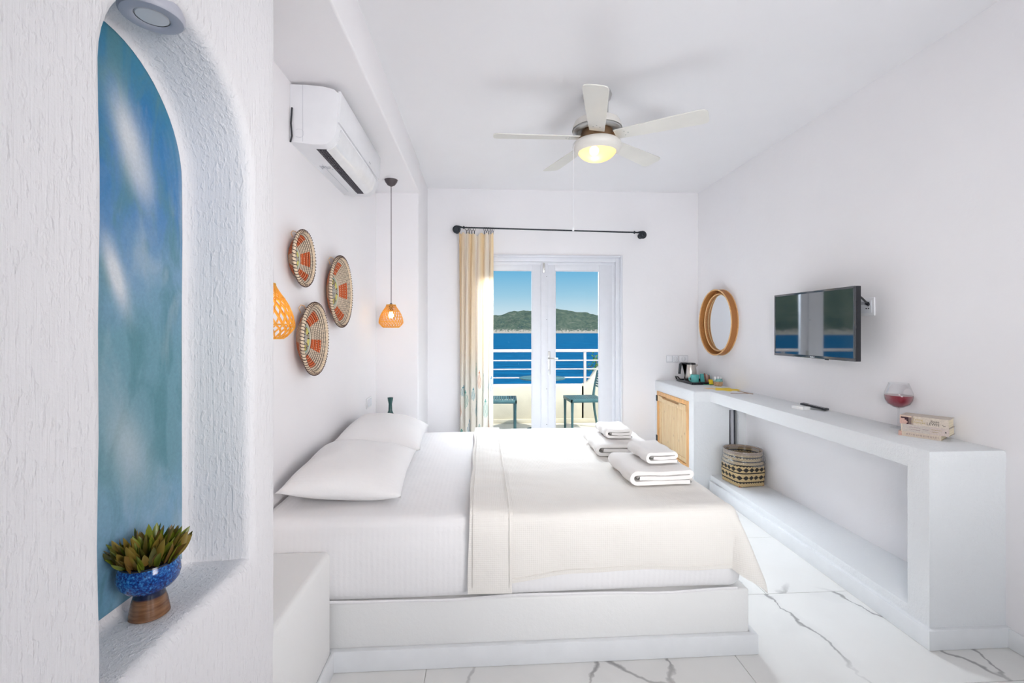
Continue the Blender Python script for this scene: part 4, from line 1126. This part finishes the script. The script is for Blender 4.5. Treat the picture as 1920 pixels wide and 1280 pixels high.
# back wall switch and sockets
def outlet(x0, x1, z0, z1, label, nsock, nsw):
    t = thing('wall_outlet', label, 'socket', ((x0+x1)/2, YB, (z0+z1)/2))
    finish(nbox(x0, x1, YB-.009, YB, z0, z1, bev=.003), 'plate', plain('silver_grey_plate', (.62, .62, .66), .35), t)
    n_ = nsock+nsw; w = (x1-x0)/n_
    for i in range(n_):
        xa = x0+i*w
        if i < nsw: finish(nbox(xa+.006, xa+w-.004, YB-.013, YB-.006, z0+.010, z1-.006, bev=.002), 'rocker', M['white_plastic'], t)
        else:
            finish(nbox(xa+.005, xa+w-.005, YB-.011, YB-.006, z0+.006, z1-.006, bev=.002), 'insert', M['white_plastic'], t)
            bm = bmesh.new(); cxx = xa+w/2; czz = (z0+z1)/2
            lathe(bm, [(0, .0), (.018, 0), (.021, .006), (.023, .006), (.023, -.002), (0, -.002)], 24, Matrix.Translation((cxx, YB-.008, czz)) @ Matrix.Rotation(PI/2, 4, 'X'))
            finish(bm, 'socket_well', M['grey_plastic'], t)
            bm = bmesh.new()
            for sx in (-.008, .008): tube(bm, [(cxx+sx, YB-.012, czz), (cxx+sx, YB-.009, czz)], .003, 6)
            finish(bm, 'contact_hole', M['dark_plastic'], t)
outlet(1.975, 2.105, 1.058, 1.135, 'pale switch and socket plate on the back wall left of the kettle', 1, 1)
outlet(2.112, 2.215, 1.058, 1.135, 'pale socket plate on the back wall right above the kettle handle', 1, 0)

# ------------------------------------------------------------------ things on the cabinet and console
tray = thing('serving_tray', 'black rectangular serving tray holding kettle and cups', 'tray', (2.17, 4.66, ZS))
bm = bmesh.new(); tx0, tx1, ty0, ty1 = 2.055, 2.318, 4.49, 4.87
box(bm, tx0, tx1, ty0, ty1, 0, .006, .002)
for a in ((tx0, tx0+.008, ty0, ty1), (tx1-.008, tx1, ty0, ty1), (tx0, tx1, ty0, ty0+.008), (tx0, tx1, ty1-.008, ty1)): box(bm, *a, .004, .024, .003)
bmesh.ops.translate(bm, vec=(0, 0, ZS), verts=bm.verts); finish(bm, 'tray_base', M['black'], tray)
bm = bmesh.new()
for s in ((tx0+.0, ty1-.10, ty1-.0),): tube(bm, [(tx0+.005, s[1], ZS+.022), (tx0-.018, s[1]+.02, ZS+.050), (tx0-.018, s[2]-.02, ZS+.050), (tx0+.005, s[2], ZS+.022)], .007, 8)
finish(bm, 'tray_handle', M['black'], tray)
ZTy = ZS+.006
ke = thing('electric_kettle', 'stainless steel electric kettle with a black lid and handle on the tray', 'kettle', (2.160, 4.765, ZTy))
bm = bmesh.new(); lathe(bm, [(0, 0), (.066, 0), (.068, .004), (.064, .016), (0, .016)], 36); finish(bm, 'power_base', M['black'], ke, local=True)
bm = bmesh.new(); lathe(bm, [(0, .018), (.062, .018), (.064, .022), (.060, .10), (.052, .175), (.050, .180), (0, .180)], 40)
sp_ = bmesh.new(); finish(bm, 'kettle_body', M['steel'], ke, local=True); sp_.free()
bm = bmesh.new(); lathe(bm, [(.053, .176), (.053, .186), (.045, .194), (0, .197)], 36); finish(bm, 'lid', M['black'], ke, local=True)
bm = bmesh.new(); prism(bm, [(.045, .145), (.078, .166), (.074, .178), (.045, .180)], 'Y', -.018, .018, bev=.004); finish(bm, 'spout', M['steel'], ke, local=True)
bm = bmesh.new(); prism(bm, [(-.045, .196), (-.100, .196), (-.118, .182), (-.128, .080), (-.108, .078), (-.098, .168), (-.052, .174), (-.064, .03), (-.054, .03)], 'Y', -.013, .013, bev=.003); finish(bm, 'handle', M['dark_plastic'], ke, local=True)
def mug(x, y_, label, handle_a):
    t = thing('mug', label, 'mug', (x, y_, ZTy), 'teal mugs on the tray')
    bm = bmesh.new(); lathe(bm, [(0, 0), (.030, 0), (.036, .004), (.041, .065), (.042, .082), (.0385, .083), (.036, .06), (.030, .008), (0, .006)], 32); finish(bm, 'cup', M['teal_ceramic'], t, local=True)
    bm = bmesh.new(); ca, sa = math.cos(handle_a), math.sin(handle_a)
    tube(bm, [((.038+.024*math.sin(q*PI/8))*ca, (.038+.024*math.sin(q*PI/8))*sa, .040+.022*math.cos(q*PI/8)) for q in range(9)], .005, 8)
    finish(bm, 'mug_handle', M['teal_ceramic'], t, local=True)
mug(2.140, 4.615, 'teal ceramic mug on the tray in front of the kettle, handle to the left', PI)
mug(2.268, 4.685, 'teal ceramic mug at the wall side of the tray, behind the sachets', .4)
def sachet(x, y_, z, w, l, rot, tx, mat, label, h=.004, cat='sachet', pitch=0):
    bm = nbox(-w/2, w/2, -l/2, l/2, 0, h, bev=h*.35)
    bmesh.ops.transform(bm, matrix=Matrix.Translation((x, y_, z)) @ Matrix.Rotation(rot, 4, 'Z') @ Matrix.Rotation(tx, 4, 'X') @ Matrix.Rotation(pitch, 4, 'Y'), verts=bm.verts)
    o = finish(bm, 'sachet', mat); origin(o, (x, y_, z)); tag(o, label, cat, 'drink sachets on the tray'); return o
sachet(2.115, 4.56, ZTy, .05, .07, .3, .12, M['red'], 'red paper sachet lying at the front left of the tray')
sachet(2.150, 4.53, ZTy, .03, .06, -.5, .1, M['pink_paper'], 'pale pink sachet in front of the left teal mug')
sachet(2.19, 4.515, ZTy, .06, .06, .2, .15, M['green'], 'green tea sachet lying in front of the left teal mug')
sachet(2.235, 4.50, ZTy, .055, .05, .5, .2, M['green'], 'dark green sachet under the yellow packet')
ys = sachet(2.245, 4.495, ZTy+.022, .045, .05, .1, 1.2, M['yellow'], 'yellow square tea sachet standing at the front of the tray')
bp = thing('coffee_sticks', 'brown and pink coffee stick packets leaning at the right side of the tray', 'packet', (2.275, 4.545, ZTy))
for i, (dx, mm) in enumerate(((0, 'brown_paper'), (.008, 'pink_paper'), (.016, 'brown_paper'))):
    bm = nbox(-.008, .008, -.003, .003, 0, .12, bev=.001)
    bmesh.ops.transform(bm, matrix=Matrix.Translation((.008*i-.03, -.02*i+.03, .0)) @ Matrix.Rotation(.45+.1*i, 4, 'X') @ Matrix.Rotation(-.35, 4, 'Y'), verts=bm.verts)
    bmesh.ops.transform(bm, matrix=Matrix.Translation((0, .02, 0)), verts=bm.verts)
    finish(bm, 'stick_packet', M[mm], bp, local=True)
sc = thing('sugar_pot', 'small tan and teal stoneware pot of white sugar packets', 'pot', (2.262, 4.385, ZS))
bm = bmesh.new(); lathe(bm, [(0, 0), (.030, 0), (.040, .012), (.043, .030), (.042, .046)], 32); finish(bm, 'pot_base', M['pot_brown'], sc, local=True)
bm = bmesh.new(); lathe(bm, [(.042, .045), (.039, .064), (.035, .072), (.032, .071), (.036, .05), (0, .045)], 32); finish(bm, 'pot_neck', M['pot_teal'], sc, local=True)
for i in range(5):
    bm = nbox(-.009, .009, -.002, .002, .03, .092, bev=.001); bmesh.ops.transform(bm, matrix=Matrix.Translation((-.014+.006*i, .008*math.sin(i*2), 0)) @ Matrix.Rotation(-.3+.15*i, 4, 'Y') @ Matrix.Rotation(.2*math.cos(i*2.2), 4, 'X'), verts=bm.verts)
    finish(bm, 'sugar_packet', M['paper'], sc, local=True)
# yellow leaflet cluster
pm = thing('paper_placemat', 'flat yellow paper flower cutout lying on the console beside the sugar pot', 'paper', (2.21, 4.12, ZS))
bm = bmesh.new(); pts = []
for i in range(36):
    a = 2*PI*i/36; r_ = .11+.022*math.cos(7*a); pts.append((2.20+r_*1.0*math.cos(a), 4.13+r_*1.0*math.sin(a)))
prism(bm, pts, 'Z', ZS, ZS+.0015); finish(bm, 'sheet', M['yellow'], pm)
bm = bmesh.new(); box(bm, 2.05, 2.13, 4.16, 4.24, ZS+.0002, ZS+.0018); finish(bm, 'orange_corner', M['pale_yellow'], pm)
st = thing('wooden_sticks', 'two thin brown sticks laid in a V beyond the yellow paper on the console', 'sticks', (2.2, 3.93, ZS))
bm = bmesh.new(); tube(bm, [(2.235, 3.99, ZS+.003), (2.262, 3.80, ZS+.003)], .003, 6); finish(bm, 'stick', M['wood_stick'], st)
bm = bmesh.new(); tube(bm, [(2.10, 3.86, ZS+.0025), (2.256, 3.84, ZS+.003)], .0025, 6); finish(bm, 'stick', M['wood_stick'], st)

# remote + small white box
rc = thing('remote_control', 'slim black remote control propped on a small white box on the console', 'remote', (2.245, 3.05, ZS))
bm = nbox(-.021, .021, -.085, .085, 0, .014, bev=.004, seg=2)
Tm = Matrix.Translation((0, 0, .012)) @ Matrix.Rotation(.42, 4, 'Z') @ Matrix.Rotation(.10, 4, 'X')
bmesh.ops.transform(bm, matrix=Tm, verts=bm.verts); body = finish(bm, 'remote_body', M['dark_plastic'], rc, local=True)
bm = bmesh.new()
for i in range(3):
    for j in range(7): box(bm, -.014+i*.0105, -.008+i*.0105, -.07+j*.016, -.062+j*.016, .0135, .0155)
bmesh.ops.transform(bm, matrix=Tm, verts=bm.verts); finish(bm, 'button', M['grey_plastic'], rc, local=True, kind='stuff')
wb = thing('small_box', 'small white card box beside the remote control', 'box', (2.165, 3.07, ZS))
bm = nbox(-.032, .032, -.045, .045, 0, .020, bev=.002); bmesh.ops.rotate(bm, cent=(0, 0, 0), matrix=Matrix.Rotation(.25, 3, 'Z'), verts=bm.verts); finish(bm, 'carton', M['paper'], wb, local=True)

# wine glass
wg = thing('wine_glass', 'stemmed wine glass half full of red wine on the console', 'glass', (2.275, 2.435, ZS))
def prof_thick(p, t):
    return p+[(max(0, r-t), z) for r, z in reversed(p)]
bowlp = [(.006, .108), (.024, .114), (.050, .131), (.0615, .153), (.0645, .175), (.062, .195), (.052, .225), (.045, .245)]
bm = bmesh.new(); lathe(bm, bowlp, 44)
finish(bm, 'bowl', M['wine_glass'], wg, local=True)
bm = bmesh.new(); lathe(bm, [(.0447+.0009*math.cos(q*PI/3), .245+.0009*math.sin(q*PI/3)) for q in range(6)], 40, None, True); finish(bm, 'lip', plain('glass_lip', (.8, .82, .85), .1), wg, local=True)
bm = bmesh.new(); lathe(bm, [(0, 0), (.038, 0), (.038, .0012), (.010, .004), (.0042, .012), (.0036, .06), (.0038, .10), (.008, .110), (0, .112)], 36); finish(bm, 'stem', M['wine_glass'], wg, local=True)
bm = bmesh.new(); lathe(bm, [(0, .112), (.022, .1155), (.0485, .1325), (.0600, .154), (.0632, .1745), (.0630, .180), (0, .180)], 40); finish(bm, 'wine', M['wine'], wg, local=True)

# books
def book(cx_, cy_, z, l, d, h, rot, base, label, deco):
    t = thing('paperback_book', label, 'book', (cx_, cy_, z), 'paperbacks stacked on the console', rot)
    # local: spine faces -Y (towards the camera side), long side along X
    finish(nbox(-l/2+.003, l/2-.003, -d/2+.002, d/2-.003, .002, h-.002), 'pages', M['book_page'], t, local=True)
    bm = bmesh.new(); lay = bm.loops.layers.float_color.new('Col')
    box(bm, -l/2, l/2, -d/2, d/2, 0, .0018); box(bm, -l/2, l/2, -d/2, d/2, h-.0018, h)
    n_ = 48
    for i in range(n_):
        xa = -l/2+l*i/n_; xb = -l/2+l*(i+1)/n_
        for j in range(6):
            za = h*j/6; zb_ = h*(j+1)/6
            f = bm.faces.new([bm.verts.new(p) for p in ((xa, -d/2-.001, za), (xb, -d/2-.001, za), (xb, -d/2-.001, zb_), (xa, -d/2-.001, zb_))])
    for f in bm.faces:
        c = f.calc_center_median(); u = c.x/l+.5; w = c.z/h
        cc_ = deco(u, w, c) or base
        for lp in f.loops: lp[lay] = (*cc_, 1)
    bb = finish(bm, 'cover', M['print'], t, local=True)
    return t
def spine_text(t, body, size, x, z, mat, d, shear=0):
    bm = text_mesh(body, size, .0002, shear=shear)
    bmesh.ops.transform(bm, matrix=Matrix.Translation((x, -d/2-.0016, z)) @ Matrix.Rotation(PI/2, 4, 'X'), verts=bm.verts)
    finish(bm, 'spine_lettering', mat, t, local=True)
brot = math.radians(-57)
tan_, pk = (.62, .52, .43), (.60, .38, .32)
d_ = .112
bx, by = 2.222, 2.222
bdx, bdy = math.cos(brot), math.sin(brot)
t3 = book(bx-.014*bdx, by-.014*bdy, ZS, .165, d_, .024, brot, tan_, 'thinnest paperback at the bottom of the book stack', lambda u, w, c: pk if u < .09 else ((.45, .36, .33) if .18 < u < .93 and .3 < w < .65 and int(u*90) % 3 else None))
t2 = book(bx+.006*bdx, by+.006*bdy, ZS+.024, .182, d_, .037, brot, (.56, .50, .46), 'middle paperback with faded purple and ochre marks on its spine', lambda u, w, c: (.74, .62, .48) if u < .03 else ((.60, .50, .46) if u > .6 else None))
def scribble(t, x0, x1, z, mat, seed):
    bm = bmesh.new(); r_ = random.Random(seed); x = x0
    while x < x1:
        w = r_.uniform(.003, .007); pts = [(x+w*q/4, -d_/2-.0014, z+.0022*math.sin(q*1.9+r_.random())) for q in range(5)]; tube(bm, pts, .0006, 4); x += w+.0012
    finish(bm, 'spine_lettering', mat, t, local=True, kind='stuff')
scribble(t2, -.060, -.018, .024, M['purple_ink'], 1); scribble(t2, -.055, -.020, .012, M['purple_ink'], 2); scribble(t2, -.008, .012, .019, M['purple_ink'], 3)
scribble(t2, .026, .060, .024, M['gold_ink'], 4); scribble(t2, .030, .052, .013, M['gold_ink'], 5)
bm = nbox(.076, .081, -d_/2-.0016, -d_/2, .015, .021); finish(bm, 'publisher_mark', M['ink'], t2, local=True)
def d1(u, w, c):
    if u < .24:
        if ((u-.06)/.10)**2+((w-.28)/.36)**2 < 1: return (.66, .42, .36)
        if w > .78 or u < .015: return (.70, .52, .42)
        return (.05, .02, .03) if u < .18 else (.22, .15, .14)
    if u < .30: return (.42, .34, .29)
    return None
t1 = book(bx+.002*bdx, by+.002*bdy, ZS+.061, .186, d_, .043, brot, (.66, .57, .49), 'topmost paperback with large dark lettering and a dark photo end on its spine', d1)
spine_text(t1, 'Taking', .015, -.022, .024, M['gold_ink'], d_); spine_text(t1, 'Chances', .016, -.020, .010, M['gold_ink'], d_)
spine_text(t1, 'Susan', .015, .040, .023, M['ink'], d_, .5); spine_text(t1, 'LEWIS', .0175, .036, .008, M['ink'], d_)
bm = bmesh.new(); tube(bm, [(.070, -d_/2-.0014, .016), (.074, -d_/2-.0014, .011), (.082, -d_/2-.0014, .010)], .0009, 5); finish(bm, 'publisher_mark', M['ink'], t1, local=True)

# woven waste basket with a plastic liner, on the bottom ledge
wbk = thing('woven_basket', 'cream and black diamond-woven basket with a clear liner on the bottom ledge', 'basket', (2.172, 3.80, .132))
HB = .270
def bk(u, v_, off=0):
    a = 2*PI*u; s = min(1, v_*1.35)**.8; ca, sa = math.cos(a), math.sin(a)
    n_ = 2+(1-s)*5.0
    r_sq = 1/((abs(ca)**n_+abs(sa)**n_)**(1/n_))
    rad = (.122+.026*math.sin(min(1, v_*1.0)*PI*.55))*r_sq+off
    rad *= 1-.04*max(0, v_-.8)*3
    zz_ = HB*v_-.010*(1-v_)*(r_sq-1)*0
    aa = a+PI/4*0+.12
    return Vector((rad*math.cos(aa), rad*math.sin(aa), .006+zz_))
bm = bmesh.new(); lay = bm.loops.layers.float_color.new('Col'); NU, NV = 160, 54
G = [[bm.verts.new(bk(i/NU, j/NV, .0012*(((i//2)+(j//2)) % 2))) for j in range(NV+1)] for i in range(NU)]
cream, dark = (.66, .50, .27), (.035, .030, .028)
for i in range(NU):
    for j in range(NV):
        f = bm.faces.new((G[i][j], G[(i+1) % NU][j], G[(i+1) % NU][j+1], G[i][j+1]))
        v_ = j/NV; c_ = cream if ((i//2+j//2) % 2) else (.58, .42, .22)
        zig = .5+.5*((i % 4) < 2)
        for b0 in (.10, .385, .60, .72, .84):
            if b0 <= v_+.012*zig < b0+.045: c_ = dark
        for d0 in (.255, .505):
            du = abs((i % 8)-3.5)/4; dv = abs(v_-d0)/.075
            if du+dv < 1: c_ = dark
        if v_ > .92: c_ = (.44, .32, .22) if (i+j) % 3 else (.52, .40, .28)
        for lp in f.loops: lp[lay] = (*c_, 1)
cap = bm.faces.new([G[i][0] for i in range(NU)][::-1])
for lp in cap.loops: lp[lay] = (*cream, 1)
bmesh.ops.recalc_face_normals(bm, faces=bm.faces)
bmesh.ops.solidify(bm, geom=[f for f in bm.faces], thickness=.004)
finish(bm, 'woven_body', M['painted'], wbk, local=True, angle=60)
bm = bmesh.new(); tube(bm, [bk(i/64, 1.0, .001) for i in range(64)], .006, 8, closed=True); finish(bm, 'rim', plain('brown_woven_rim', (.40, .29, .21), .6, var=.3, scale=120), wbk, local=True)
for k in range(4):
    u = (.125+.25*k); p = bk(u, 0); bm = nbox(p.x*.92-.012, p.x*.92+.012, p.y*.92-.012, p.y*.92+.012, 0, .016, bev=.003); finish(bm, 'foot', plain('reddish_wood_foot', (.38, .14, .05), .5), wbk, local=True)
bm = bmesh.new(); rows = []
for j in range(9):
    v_ = .62+.40*j/8; rows.append([bm.verts.new(bk(i/96, min(1.0, v_), .008+.0025*math.sin(i*1.7+j)+.002*math.sin(i*.6+j*2))+Vector((0, 0, .010*max(0, (v_-1.0)/.02)+.012*math.sin(i*.21+1)*(1-j/8)))) for i in range(96)])
for a, b_ in zip(rows, rows[1:]):
    for i in range(96): bm.faces.new((a[i], a[(i+1) % 96], b_[(i+1) % 96], b_[i]))
inner = [bm.verts.new(bk(i/96, .98, -.010)) for i in range(96)]; inner2 = [bm.verts.new(bk(i/96, .6, -.012)) for i in range(96)]
for a, b_ in ((rows[-1], inner), (inner, inner2)):
    for i in range(96): bm.faces.new((a[i], a[(i+1) % 96], b_[(i+1) % 96], b_[i]))
finish(bm, 'liner', M['liner'], wbk, local=True, angle=50)
bm = bmesh.new(); bmesh.ops.create_icosphere(bm, subdivisions=3, radius=.022)
for v_ in bm.verts: v_.co += noise.noise_vector(v_.co*60)*.010; 
bmesh.ops.translate(bm, vec=(.10, -.115, .225), verts=bm.verts); finish(bm, 'liner_knot', M['liner'], wbk, local=True)

# ------------------------------------------------------------------ outdoors
ZG = 0.0
bf = struct('balcony_floor', nbox(-1.6, 3.2, YB+.22, 7.25, -.15, ZG), M['balcony_tile'])
ZP = .575
par = struct('parapet', nbox(-1.6, 1.56, 7.10, 7.25, 0, ZP, bev=.02, seg=3), M['cream_render'])
bm = bmesh.new(); prism(bm, [(1.50, 0), (3.2, 0), (3.2, .92), (1.88, .92), (1.74, .80), (1.62, .62), (1.50, ZP-.01)], 'Y', 7.10, 7.25, bev=.015); finish(bm, 'raised_end', M['cream_render'], par)
finish(nbox(-1.6, 3.2, 7.075, 7.10, 0, .065, bev=.006), 'skirting', M['cream_render'], par)
rl = thing('balcony_railing', 'white metal balcony railing above the cream parapet', 'railing', (.5, 7.17, ZP))
finish(nbox(-1.6, 2.0, 7.135, 7.195, 1.072, 1.118, bev=.008), 'handrail', M['rail_paint'], rl)
for z_ in (.945, .812, .682): finish(nbox(-1.6, 2.0, 7.155, 7.180, z_-.009, z_+.009, bev=.003), 'rail', M['rail_paint'], rl)
finish(nbox(-1.6, 1.56, 7.15, 7.185, ZP+.0, ZP+.012, bev=.003), 'bottom_rail', M['rail_paint'], rl)
for x in (1.575, -.45): finish(nbox(x-.020, x+.020, 7.147, 7.187, ZP-.01, 1.08, bev=.003), 'post', M['rail_paint'], rl)

# balcony chairs
def chair(x, y_, rot, label, first=None):
    if first:
        t = dup_tree(first); t.location = (x, y_, ZG); t.rotation_euler.z = rot; t['label'] = label; return t
    t = thing('balcony_chair', label, 'chair', (x, y_, ZG), 'teal resin chairs on the balcony', rot)
    # faces -X: front legs at -x
    for sx, sy, top in ((-.21, -.21, .45), (-.21, .21, .45), (.21, -.21, .45), (.21, .21, .45)):
        bm = bmesh.new(); dx = .0 if sx < 0 else .06
        tube(bm, [(sx+dx, sy, 0), (sx+dx*.3, sy, .25), (sx, sy, top)], [.016, .018, .022], 8); finish(bm, 'leg', M['green_plastic'], t, local=True)
    bm = bmesh.new()
    for s in (-1, 1): box(bm, -.235, .235, s*.215-.015, s*.215+.015, .425, .470, .006)
    for s in (-1, 1): box(bm, s*.22-.015, s*.22+.015, -.23, .23, .425, .470, .006)
    finish(bm, 'seat_frame', M['green_plastic'], t, local=True)
    for i in range(13):
        xa = -.20+i*.0325; finish(nbox(xa, xa+.024, -.21, .21, .455, .470, bev=.003, seg=1), 'seat_slat', M['green_plastic'], t, local=True)
    for s in (-1, 1):
        bm = bmesh.new(); tube(bm, [(.205, s*.20, .44), (.225, s*.20, .60), (.27, s*.19, .83)], [.02, .017, .014], 8); finish(bm, 'back_post', M['green_plastic'], t, local=True)
    for i in range(7):
        z_ = .60+i*.034; xx = .225+(z_-.60)*.195; finish(nbox(xx-.006, xx+.008, -.20, .20, z_, z_+.024, bev=.003, seg=1), 'back_slat', M['green_plastic'], t, local=True)
    return t
c1_ = chair(1.41, 6.52, .06, 'teal slatted resin chair seen through the right door pane')
chair(.235, 6.50, PI-.05, 'teal slatted resin chair seen through the left door pane', c1_)
tb = thing('balcony_table', 'round teal bistro table between the two balcony chairs', 'table', (.82, 6.45, ZG))
bm = bmesh.new(); lathe(bm, [(0, .735), (.30, .735), (.318, .742), (.320, .752), (.31, .758), (0, .76)], 48); finish(bm, 'tabletop', M['green_plastic'], tb, local=True)
bm = bmesh.new(); tube(bm, [(0, 0, .03), (0, 0, .74)], .025, 12); finish(bm, 'pedestal', M['green_plastic'], tb, local=True)
for k in range(4):
    a = PI/4+k*PI/2; bm = bmesh.new(); tube(bm, [(0, 0, .10), (.12*math.cos(a), .12*math.sin(a), .05), (.26*math.cos(a), .26*math.sin(a), .012)], [.022, .018, .012], 8); finish(bm, 'foot', M['green_plastic'], tb, local=True)

# branch reaching over the parapet
br = thing('leafy_branch', 'leafy green branch poking in beside the right balcony chair', 'plant', (1.78, 7.32, .5))
bm = bmesh.new(); tube(bm, [(1.95, 7.34, .2), (1.88, 7.33, .60), (1.80, 7.32, .80), (1.70, 7.3, .84), (1.64, 7.3, .845)], [.01, .008, .006, .004, .002], 6); tube(bm, [(1.80, 7.32, .80), (1.80, 7.32, .95), (1.76, 7.32, 1.02)], [.006, .004, .002], 6)
finish(bm, 'stem', M['wood_stick'], br)
rnd = random.Random(9)
for i in range(46):
    t_ = rnd.random()
    c = Vector((1.62+.24*t_, 7.3+rnd.uniform(-.03, .03), .845+rnd.uniform(-.05, .04))) if i % 2 else Vector((1.78+rnd.uniform(-.05, .06), 7.3+rnd.uniform(-.03, .03), .84+.2*t_))
    bm = bmesh.new(); q = [(-.0, 0, 0), (.012, .002, .018), (0, .0, .05), (-.012, .002, .018)]
    vs = [bm.verts.new(p) for p in q]; bm.faces.new((vs[0], vs[1], vs[2])); bm.faces.new((vs[0], vs[2], vs[3]))
    bmesh.ops.transform(bm, matrix=Matrix.Translation(c) @ Matrix.Rotation(rnd.uniform(0, 6.28), 4, 'Y') @ Matrix.Rotation(rnd.uniform(-1, 1), 4, 'Z'), verts=bm.verts)
    finish(bm, 'leaf', M['leaf_dark'], br)

# sea and land
bm = bmesh.new(); SZ = -20
ys_ = [12, 30, 60, 120, 250, 500, 1000, 2000, 4000, 8000, 16000]
for a, b_ in zip(ys_, ys_[1:]):
    f = bm.faces.new([bm.verts.new(p) for p in ((-16000, a, SZ), (16000, a, SZ), (16000, b_, SZ), (-16000, b_, SZ))])
struct('sea', bm, M['sea'])
def land(name, cx_, cy_, wx, wy, nx, ny, hfun, label):
    bm = bmesh.new(); G = []
    for i in range(nx+1):
        col_ = []
        for j in range(ny+1):
            u, v_ = -1+2*i/nx, -1+2*j/ny; x, y_ = cx_+u*wx, cy_+v_*wy
            h = hfun(u, v_, x, y_); col_.append(bm.verts.new((x, y_, SZ+h)))
        G.append(col_)
    for i in range(nx):
        for j in range(ny): bm.faces.new((G[i][j], G[i+1][j], G[i+1][j+1], G[i][j+1]))
    o = finish(bm, name, M['hill'], angle=180); o['kind'] = 'structure'; o['label'] = label; origin(o, (cx_, cy_, SZ)); return o
def lerp_prof(u, P_):
    for (a, ha), (b_, hb) in zip(P_, P_[1:]):
        if a <= u <= b_: t = (u-a)/(b_-a); t = t*t*(3-2*t)*.5+t*.5; return ha+(hb-ha)*t
    return 0
# ridge profile in world X for the island about 4.3 km away
ridge = [(-900, 0), (-500, 95), (-100, 150), (150, 172), (300, 212), (500, 226), (720, 243), (860, 224), (1000, 208), (1300, 150), (1600, 90), (1900, 40), (2200, 0)]
def isl(u, v_, x, y_):
    R0 = lerp_prof(x, ridge); c = max(0, 1-abs(v_+.0)**1.3)
    n_ = noise.fractal(Vector((x*.004, y_*.004, 0)), 1, 2, 5)*26+noise.fractal(Vector((x*.02, y_*.02, 3)), 1, 2, 4)*7
    return max(-6, R0*c**.8+n_*min(1, c*3)*min(1, R0/60) - 4+9*min(1, c*20)*(R0 > 5))
land('island', 650, 4700, 1600, 620, 200, 60, isl, 'low scrub-covered island across the bay')
def main_l(u, v_, x, y_):
    c = max(0, 1-abs(u)**2.5)*max(0, 1-abs(v_)**2)
    n_ = noise.fractal(Vector((x*.0016, y_*.0016, 7)), 1, 2, 6)*110
    return max(-6, (520*c**.7+n_*min(1, c*3))-20+22*min(1, c*20))
land('headland', -2600, 3300, 1500, 900, 90, 70, main_l, 'high green headland across the water to the left')
